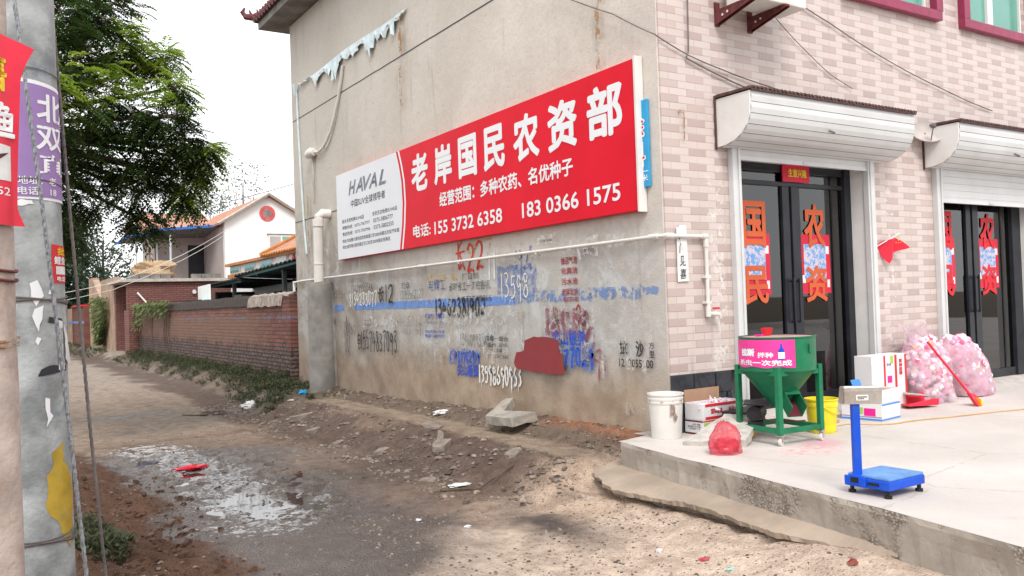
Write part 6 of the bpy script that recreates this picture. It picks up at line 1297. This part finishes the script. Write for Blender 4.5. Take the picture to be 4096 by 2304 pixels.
mb = MB(); mb.add([(2.8, 21.7, 3.0), (2.8, 14.3, 3.0), (4.6, 14.3, 4.1), (4.6, 19.7, 4.1), (6.9, 21.7, 3.0), (6.9, 14.3, 3.0)], [(0, 1, 2, 3), (0, 3, 4), (4, 3, 2, 5), (0, 4, 5, 1)]); mb.build('roof', 'tile_y', fh)
mb = MB(); mb.tube([(2.8, 21.7, 3.03), (4.6, 19.7, 4.14), (4.6, 14.3, 4.14)], .07, 8)
for k in range(30): mb.tube([(2.78, 14.4+k*.25, 2.985), (2.9, 14.4+k*.25, 3.02)], .055, 7)
mb.build('ridge', 'orangetile', fh)
# brick gatehouse
gh = thing('brick_gatehouse', 'flat roofed red brick gatehouse with a dark doorway onto the lane', 'building', (1, 29, -.3))
mb = MB(); mb.box((-.3, 27.5, -.5), (5.2, 27.75, 2.42)); mb.build('flank_wall', 'brick_x', gh)
mb = MB(); mb.box((-.3, 30.3, -.5), (5.2, 30.55, 2.5)); mb.box((4.9, 27.75, -.5), (5.2, 30.3, 2.42)); mb.box((2.6, 27.75, -.5), (2.7, 30.3, 2.42)); mb.build('inner_wall', 'brick_x', gh)
mb = MB(); mb.box((-.55, 27.35, 2.43), (5.3, 30.7, 2.54)); mb.build('roof_slab', 'concpale', gh)
mb = MB()
for k in range(12):
    x = -.25+k*.36
    if k in (4, 5, 9): continue
    mb.box((x, 27.4, 2.545), (x+.34, 27.44, 2.70)); mb.box((x, 27.56, 2.545), (x+.34, 27.6, 2.70)); mb.box((x, 27.44, 2.66), (x+.34, 27.56, 2.70))
    for j in range(4): mb.box((x+j*.1, 27.44, 2.545), (x+j*.1+.035, 27.56, 2.66))
mb.build('hollow_blocks', 'conc', gh)
mb = MB(); mb.box((-.42, 26.45, -.5), (.5, 27.45, 1.42)); mb.build('buttress', 'brick_x', gh)
mb = MB(); mb.tube([(.02, 27.4, 2.05), (.55, 27.2, 1.35)], .03, 6); mb.build('white_pipe', 'white', gh); mb = MB(); mb.tube([(2.0, 27.5, 2.05), (1.98, 27.38, 2.03)], .07, 12); mb.build('drain_spout', 'white', gh)
mb = MB(); mb.blob((.75, 28.6, 2.85), .75, (1, .9, .55), .25, 2.2, 24, 14, 5); tag(mb.build('straw_heap', 'straw', smooth=True), 'heap of dry brown straw on the roof of the brick gatehouse', 'straw')
tw_ = thing('tan_wall', 'tall tan plastered wall with a stepped top beyond the brick gateway', 'wall', (-.3, 34.5, -.3))
mb = MB(); mb.box((-.32, 30.56, -.5), (-.05, 34.3, 2.75)); mb.box((-.32, 37.0, -.5), (-.05, 38.4, 3.0)); mb.ext([(-.32, 34.3, -.5), (-.32, 37.0, -.5), (-.32, 37.0, 2.9), (-.32, 34.3, 1.9)], (.27, 0, 0)); mb.build('wall', 'tan', tw_)
mb = MB(); mb.box((.6, 30.7, -.5), (4, 38.3, 2.2)); mb.build('brick_core', 'brick_y', tw_)
mb = MB()
for k in range(7): mb.box((-.04, 34.3+.38*k, 1.2+.2*k), (.6, 34.3+.38*k+.36, 1.38+.2*k))
mb.build('steps', 'brown', tw_)
lw = thing('low_lane_wall', 'lower brick and plaster wall farther down the lane', 'wall', (-.5, 45, -.3))
mb = MB(); mb.box((-.55, 38.45, -.5), (-.3, 43.6, 1.75)); mb.build('brick_part', 'brick_y', lw); mb = MB(); mb.box((-.5, 43.7, -.5), (-.3, 56, 1.72)); mb.build('plaster_part', 'tan', lw)
mb = MB(); mb.box((-.62, 38.5, 1.76), (-.25, 43.5, 1.83)); mb.build('red_top', 'stripe_r', lw); mb = MB(); mb.box((-.556, 38.5, .95), (-.551, 43.5, 1.05)); mb.box((-.506, 43.75, .95), (-.501, 50, 1.05)); mb.build('blue_stripe', 'p_band', lw)
mb = MB(); mb.box((-1.1, 43.2, -.5), (-.8, 43.5, 1.95)); tag(mb.build('concrete_post', 'conc', bev=.02), 'square grey concrete post by the low wall down the lane', 'post')
# white house
wh = thing('white_house', 'white two storey house with a tiled gable and a round red ornament', 'house', (6, 38, -.3))
mb = MB(); gx0, gx1, pk = 5.30, 9.55, (7.40, 6.86); ez = 5.62
mb.ext([(gx0, 36, -.4), (gx1, 36, -.4), (gx1, 36, ez), (pk[0], 36, pk[1]), (gx0, 36, ez)], (0, .3, 0)); mb.build('gable_wall', 'whitewall', wh)
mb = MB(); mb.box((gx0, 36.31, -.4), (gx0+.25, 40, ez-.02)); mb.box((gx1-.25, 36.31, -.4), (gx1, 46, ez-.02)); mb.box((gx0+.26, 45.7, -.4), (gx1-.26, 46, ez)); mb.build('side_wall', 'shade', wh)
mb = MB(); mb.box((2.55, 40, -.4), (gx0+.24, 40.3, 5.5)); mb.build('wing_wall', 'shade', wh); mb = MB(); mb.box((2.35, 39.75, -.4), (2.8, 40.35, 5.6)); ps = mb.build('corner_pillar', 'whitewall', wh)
mb = MB()
for x0 in (2.42, 2.60):
    P_ = [(x0, 39.74, 3.35), (x0, 39.74, 4.5), (x0+.04, 39.74, 4.75), (x0+.07, 39.74, 4.85), (x0+.10, 39.74, 4.75), (x0+.14, 39.74, 4.5), (x0+.14, 39.74, 3.35)]; mb.tube(P_, .014, 4)
mb.build('arch_trim', 'orangetile', ps)
mb = MB(); mb.box((4.75, 39.94, 2.8), (5.62, 39.995, 4.78)) if False else mb.box((4.45, 39.93, 2.8), (5.22, 39.995, 4.74)); dh = mb.build('door', 'black', wh, bev=.01)
mb = MB(); mb.box((4.52, 39.91, 4.38), (5.15, 39.925, 4.68)); mb.box((4.52, 39.91, 2.85), (5.15, 39.925, 4.3)); mb.build('panel', 'dframe', dh)
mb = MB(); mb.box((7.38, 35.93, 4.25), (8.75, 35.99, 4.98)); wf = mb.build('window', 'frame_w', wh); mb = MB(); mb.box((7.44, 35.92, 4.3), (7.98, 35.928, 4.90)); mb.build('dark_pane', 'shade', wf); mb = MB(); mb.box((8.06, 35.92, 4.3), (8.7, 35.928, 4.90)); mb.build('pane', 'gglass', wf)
mb = MB(); mb.box((7.32, 35.9, 4.98), (8.8, 36, 5.03)); mb.build('lintel', 'conc', wf)
md = MB(); cx_, cz_ = 7.36, 6.02
n = 30
for k in range(n):
    a0, a1 = 6.28319*k/n, 6.28319*(k+.55)/n
    P_ = [(cx_+r*math.cos(a), 35.985, cz_+r*math.sin(a)) for r, a in ((.20, a0), (.385, a0-.01), (.385, a1+.02), (.20, a1))]; md.ext(P_, (0, -.02, 0))
om = md.build('round_ornament', 'stripe_r', wh); md = MB(); md.lathe([(.19, 0), (.19, .02), (.0, .03)], n=24, cap0=False); md.v = [(cx_+x, 35.99-z, cz_+y) for x, y, z in md.v]; md.build('ornament_boss', 'conc', om)
md = MB(); md.lathe([(.40, 0), (.40, .01)], n=32, cap1=True); md.v = [(cx_+x, 35.995-z, cz_+y) for x, y, z in md.v]; md.build('ornament_disc', 'paper', om)
mb = MB()
def slope(mb, a, b, y0, y1, th=.10):
    mb.add([(a[0], y0, a[1]), (b[0], y0, b[1]), (b[0], y1, b[1]), (a[0], y1, a[1]), (a[0], y0, a[1]-th), (b[0], y0, b[1]-th), (b[0], y1, b[1]-th), (a[0], y1, a[1]-th)], [(3, 2, 1, 0), (4, 5, 6, 7), (0, 1, 5, 4), (1, 2, 6, 5), (2, 3, 7, 6), (3, 0, 4, 7)])
slope(mb, (pk[0], pk[1]+.14), (gx0-.32, ez-.12), 35.75, 46.2); slope(mb, (gx1+.32, ez-.12), (pk[0], pk[1]+.14), 35.75, 46.2); mb.build('gable_roof', 'tile_y', wh)
mb = MB(); mb.add([(2.2, 39.5, 5.42), (5.9, 39.5, 5.42), (5.9, 42.6, 6.62), (2.2, 42.6, 6.62), (5.9, 45.6, 5.4), (2.2, 45.6, 5.4)], [(0, 1, 2, 3), (3, 2, 4, 5)]); mb.build('wing_roof', 'tile_x', wh)
mb = MB()
for a, b in (((pk[0], pk[1]+.1), (gx0-.36, ez-.17)), ((pk[0], pk[1]+.1), (gx1+.36, ez-.17))): mb.tube([(a[0], 35.72, a[1]), (b[0], 35.72, b[1])], .075, 4)
mb.build('bargeboard', 'concpale', wh); mb = MB(); mb.tube([(2.15, 39.6, 5.35), (2.15, 42.6, 6.62)], .1, 4); mb.build('verge_trim', 'whitewall', wh)
aw = thing('blue_awning', 'blue edged sheet awning on thin pale posts before the white house', 'awning', (3.5, 38, 3))
mb = MB(); mb.add([(2.45, 38.3, 5.28), (5.55, 36.7, 5.44), (5.55, 40, 5.16), (2.45, 40, 5.05)], [(0, 1, 2, 3)]); mb.add([(1.15, 38.9, 4.86), (2.38, 38.6, 5.07), (2.45, 40.4, 4.95), (1.0, 40.4, 4.75)], [(0, 1, 2, 3)]); mb.build('sheet', 'greysheet', aw)
mb = MB()
def edge(a, b): mb.ob((V(a)+V(b))/2, (V(b)-V(a))/2, V((0, .03, 0)), V((0, 0, .06)))
edge((2.45, 38.28, 5.32), (5.55, 36.68, 5.48)); edge((1.45, 38.75, 5.05), (2.38, 38.55, 5.10)); edge((1.0, 39.6, 4.72), (1.45, 38.75, 5.05)); edge((2.38, 38.55, 5.10), (2.5, 38.3, 5.3)); mb.build('blue_edge', 'bluesheet', aw)
for x, y, r_ in ((3.25, 38.1, .055), (2.83, 39.2, .04), (1.83, 38.9, .045)): mb = MB(); mb.tube([(x, y, -.3), (x, y, 5.1)], r_, 8); mb.build('post', 'greypost', aw)
cable('overhead_cable', [(-7.5, 13, 1.2), (-1.5, 22, 2.2), (5.35, 36.2, 5.15)], .009, 'upper of two pale cables slung from the lane to the white house', 'pvc')
cable('overhead_cable', [(-7.5, 13.2, 1.0), (-1.5, 22, 2.0), (5.35, 36.3, 4.95)], .009, 'lower of two pale cables slung from the lane to the white house', 'pvc')
cable('overhead_cable', [(3.6, 42.6, 6.45), (7.4, 37, 7.15), (12, 30, 8.6)], .02, 'black cable passing over the tiled gable of the white house')
# trees beyond
def tree(name, label, x, y, zt, clumps, n, ls, mat, sd, trunk=.12, thin=False):
    t = thing(name, label, 'tree', (x, y, -.4)); R = random.Random(sd); mb = MB(); bb = MB()
    for cx, cy, cz, r, rz in clumps:
        if thin: bb.tube([(x, y, zt*.35), ((x+cx)/2, (y+cy)/2, cz*.75), (cx, cy, cz+rz*.6)], [trunk*.6, trunk*.35, .012], 5)
        else: bb.tube([(x, y, zt*.45), (cx, cy, cz)], [trunk*.5, .03], 5)
        k = int(n*r*r*rz/ max(.1, sum(c[3]**2*c[4] for c in clumps)))
        for _ in range(k):
            while True:
                q = V((R.uniform(-1, 1), R.uniform(-1, 1), R.uniform(-1, 1)))
                if q.length < 1: break
            p = V((cx+q.x*r, cy+q.y*r, cz+q.z*rz)); 
            if noise.noise(p*(1.1/ max(.6, r*.5))+V((sd, 0, 0))) < (-.08 if not thin else .0): continue
            leafq(mb, p, (R.uniform(-1, 1), R.uniform(-1, 1), R.uniform(-1, .4)), (R.uniform(-1, 1), R.uniform(-1, 1), 1), ls*R.uniform(.7, 1.3), ls*.3)
    mb.build('crown', mat, t); bb.tube([(x, y, -.6), (x, y, zt*.5), (x+.1, y, zt*.9)], [trunk, trunk*.7, .02], 8); bb.build('trunk', 'bark', t)
tree('roadside_tree', 'dense dark green tree closing the lane behind the grey utility pole', -1.6, 56, 8, [(-1.6, 56, 6.0, 2.6, 2.2), (-.2, 55, 4.0, 2.2, 1.9), (-2.5, 54, 3.4, 2.5, 2.0), (.3, 57, 7.3, 1.6, 1.4), (-1.0, 55, 2.0, 2.4, 1.6), (.9, 56, 2.4, 1.4, 1.8), (.6, 55, 5.2, 1.3, 1.5), (-.6, 54, 6.4, 1.6, 1.6)], 19000, .36, 'leafbg', 1, .25)
tree('roadside_tree', 'tall hazy green tree beside the roof of the white house', 3.2, 62, 8, [(2.4, 62, 7.4, 1.1, 1.5), (3.0, 62, 5.6, 1.3, 1.3), (2.6, 62, 3.8, 1.4, 1.3), (4.2, 60, 5.8, .9, 1.2), (3.6, 60, 3.2, 1.3, 1.4), (4.4, 60, 4.4, .8, .9)], 4200, .26, 'leafbg', 2, .16)
tree('roadside_tree', 'broad tree low behind the tan wall and lane end', 1.6, 58, 6, [(1.6, 58, 3.8, 1.6, 1.4), (2.4, 58, 2.4, 1.6, 1.3), (.8, 57, 5.4, 1.2, 1.1), (1.4, 58, 1.5, 2.0, 1.2)], 4000, .28, 'leafbg', 3, .16)
tree('roadside_tree', 'dark mass of trees behind the two utility poles', -6, 48, 9, [(-6, 48, 4, 3.2, 3.2), (-3.8, 50, 3, 2.6, 2.6), (-4.6, 49, 7, 2.6, 2.2)], 6000, .36, 'leafbg', 7, .25)
tree('poplar_sapling', 'tall thin sparse sapling behind the tiled gable', 12.2, 58, 12, [(11.6, 58, 10.6, 1.1, 2.0), (13.0, 58, 10.4, 1.2, 2.0), (12.2, 58, 12.0, 1.0, 1.0), (13.4, 58, 11.4, .9, 1.0), (11.2, 58, 12.2, .6, .8)], 620, .22, 'leafpale', 4, .09, True)
tree('poplar_sapling', 'bushy pale sapling behind the lower slope of the tiled gable', 9.0, 56, 9, [(8.4, 56, 8.6, 1.1, 1.0), (9.6, 56, 9.4, 1.2, 1.2), (7.6, 56, 7.8, .9, .8), (10.2, 56, 8.6, 1.0, 1.0), (9.2, 56, 10.6, .7, .8)], 2300, .2, 'leafpale', 5, .09, True)
# house across the street, behind the viewer (seen mirrored in the shop doors)
oh = thing('opposite_house', 'plain two storey house across the street, mirrored in the glass shop doors', 'house', (2, -19, 0))
mb = MB(); mb.box((-9, -27, -.6), (22, -19, 5.6)); mb.build('wall', 'tan', oh)
for z0 in (.9, 3.6):
    for k in range(7): mb = MB(); mb.box((-6+4*k, -19.0, z0), (-4.2+4*k, -18.95, z0+1.5)); mb.build('window', 'black', oh)
bpy.data.objects.remove(_to)
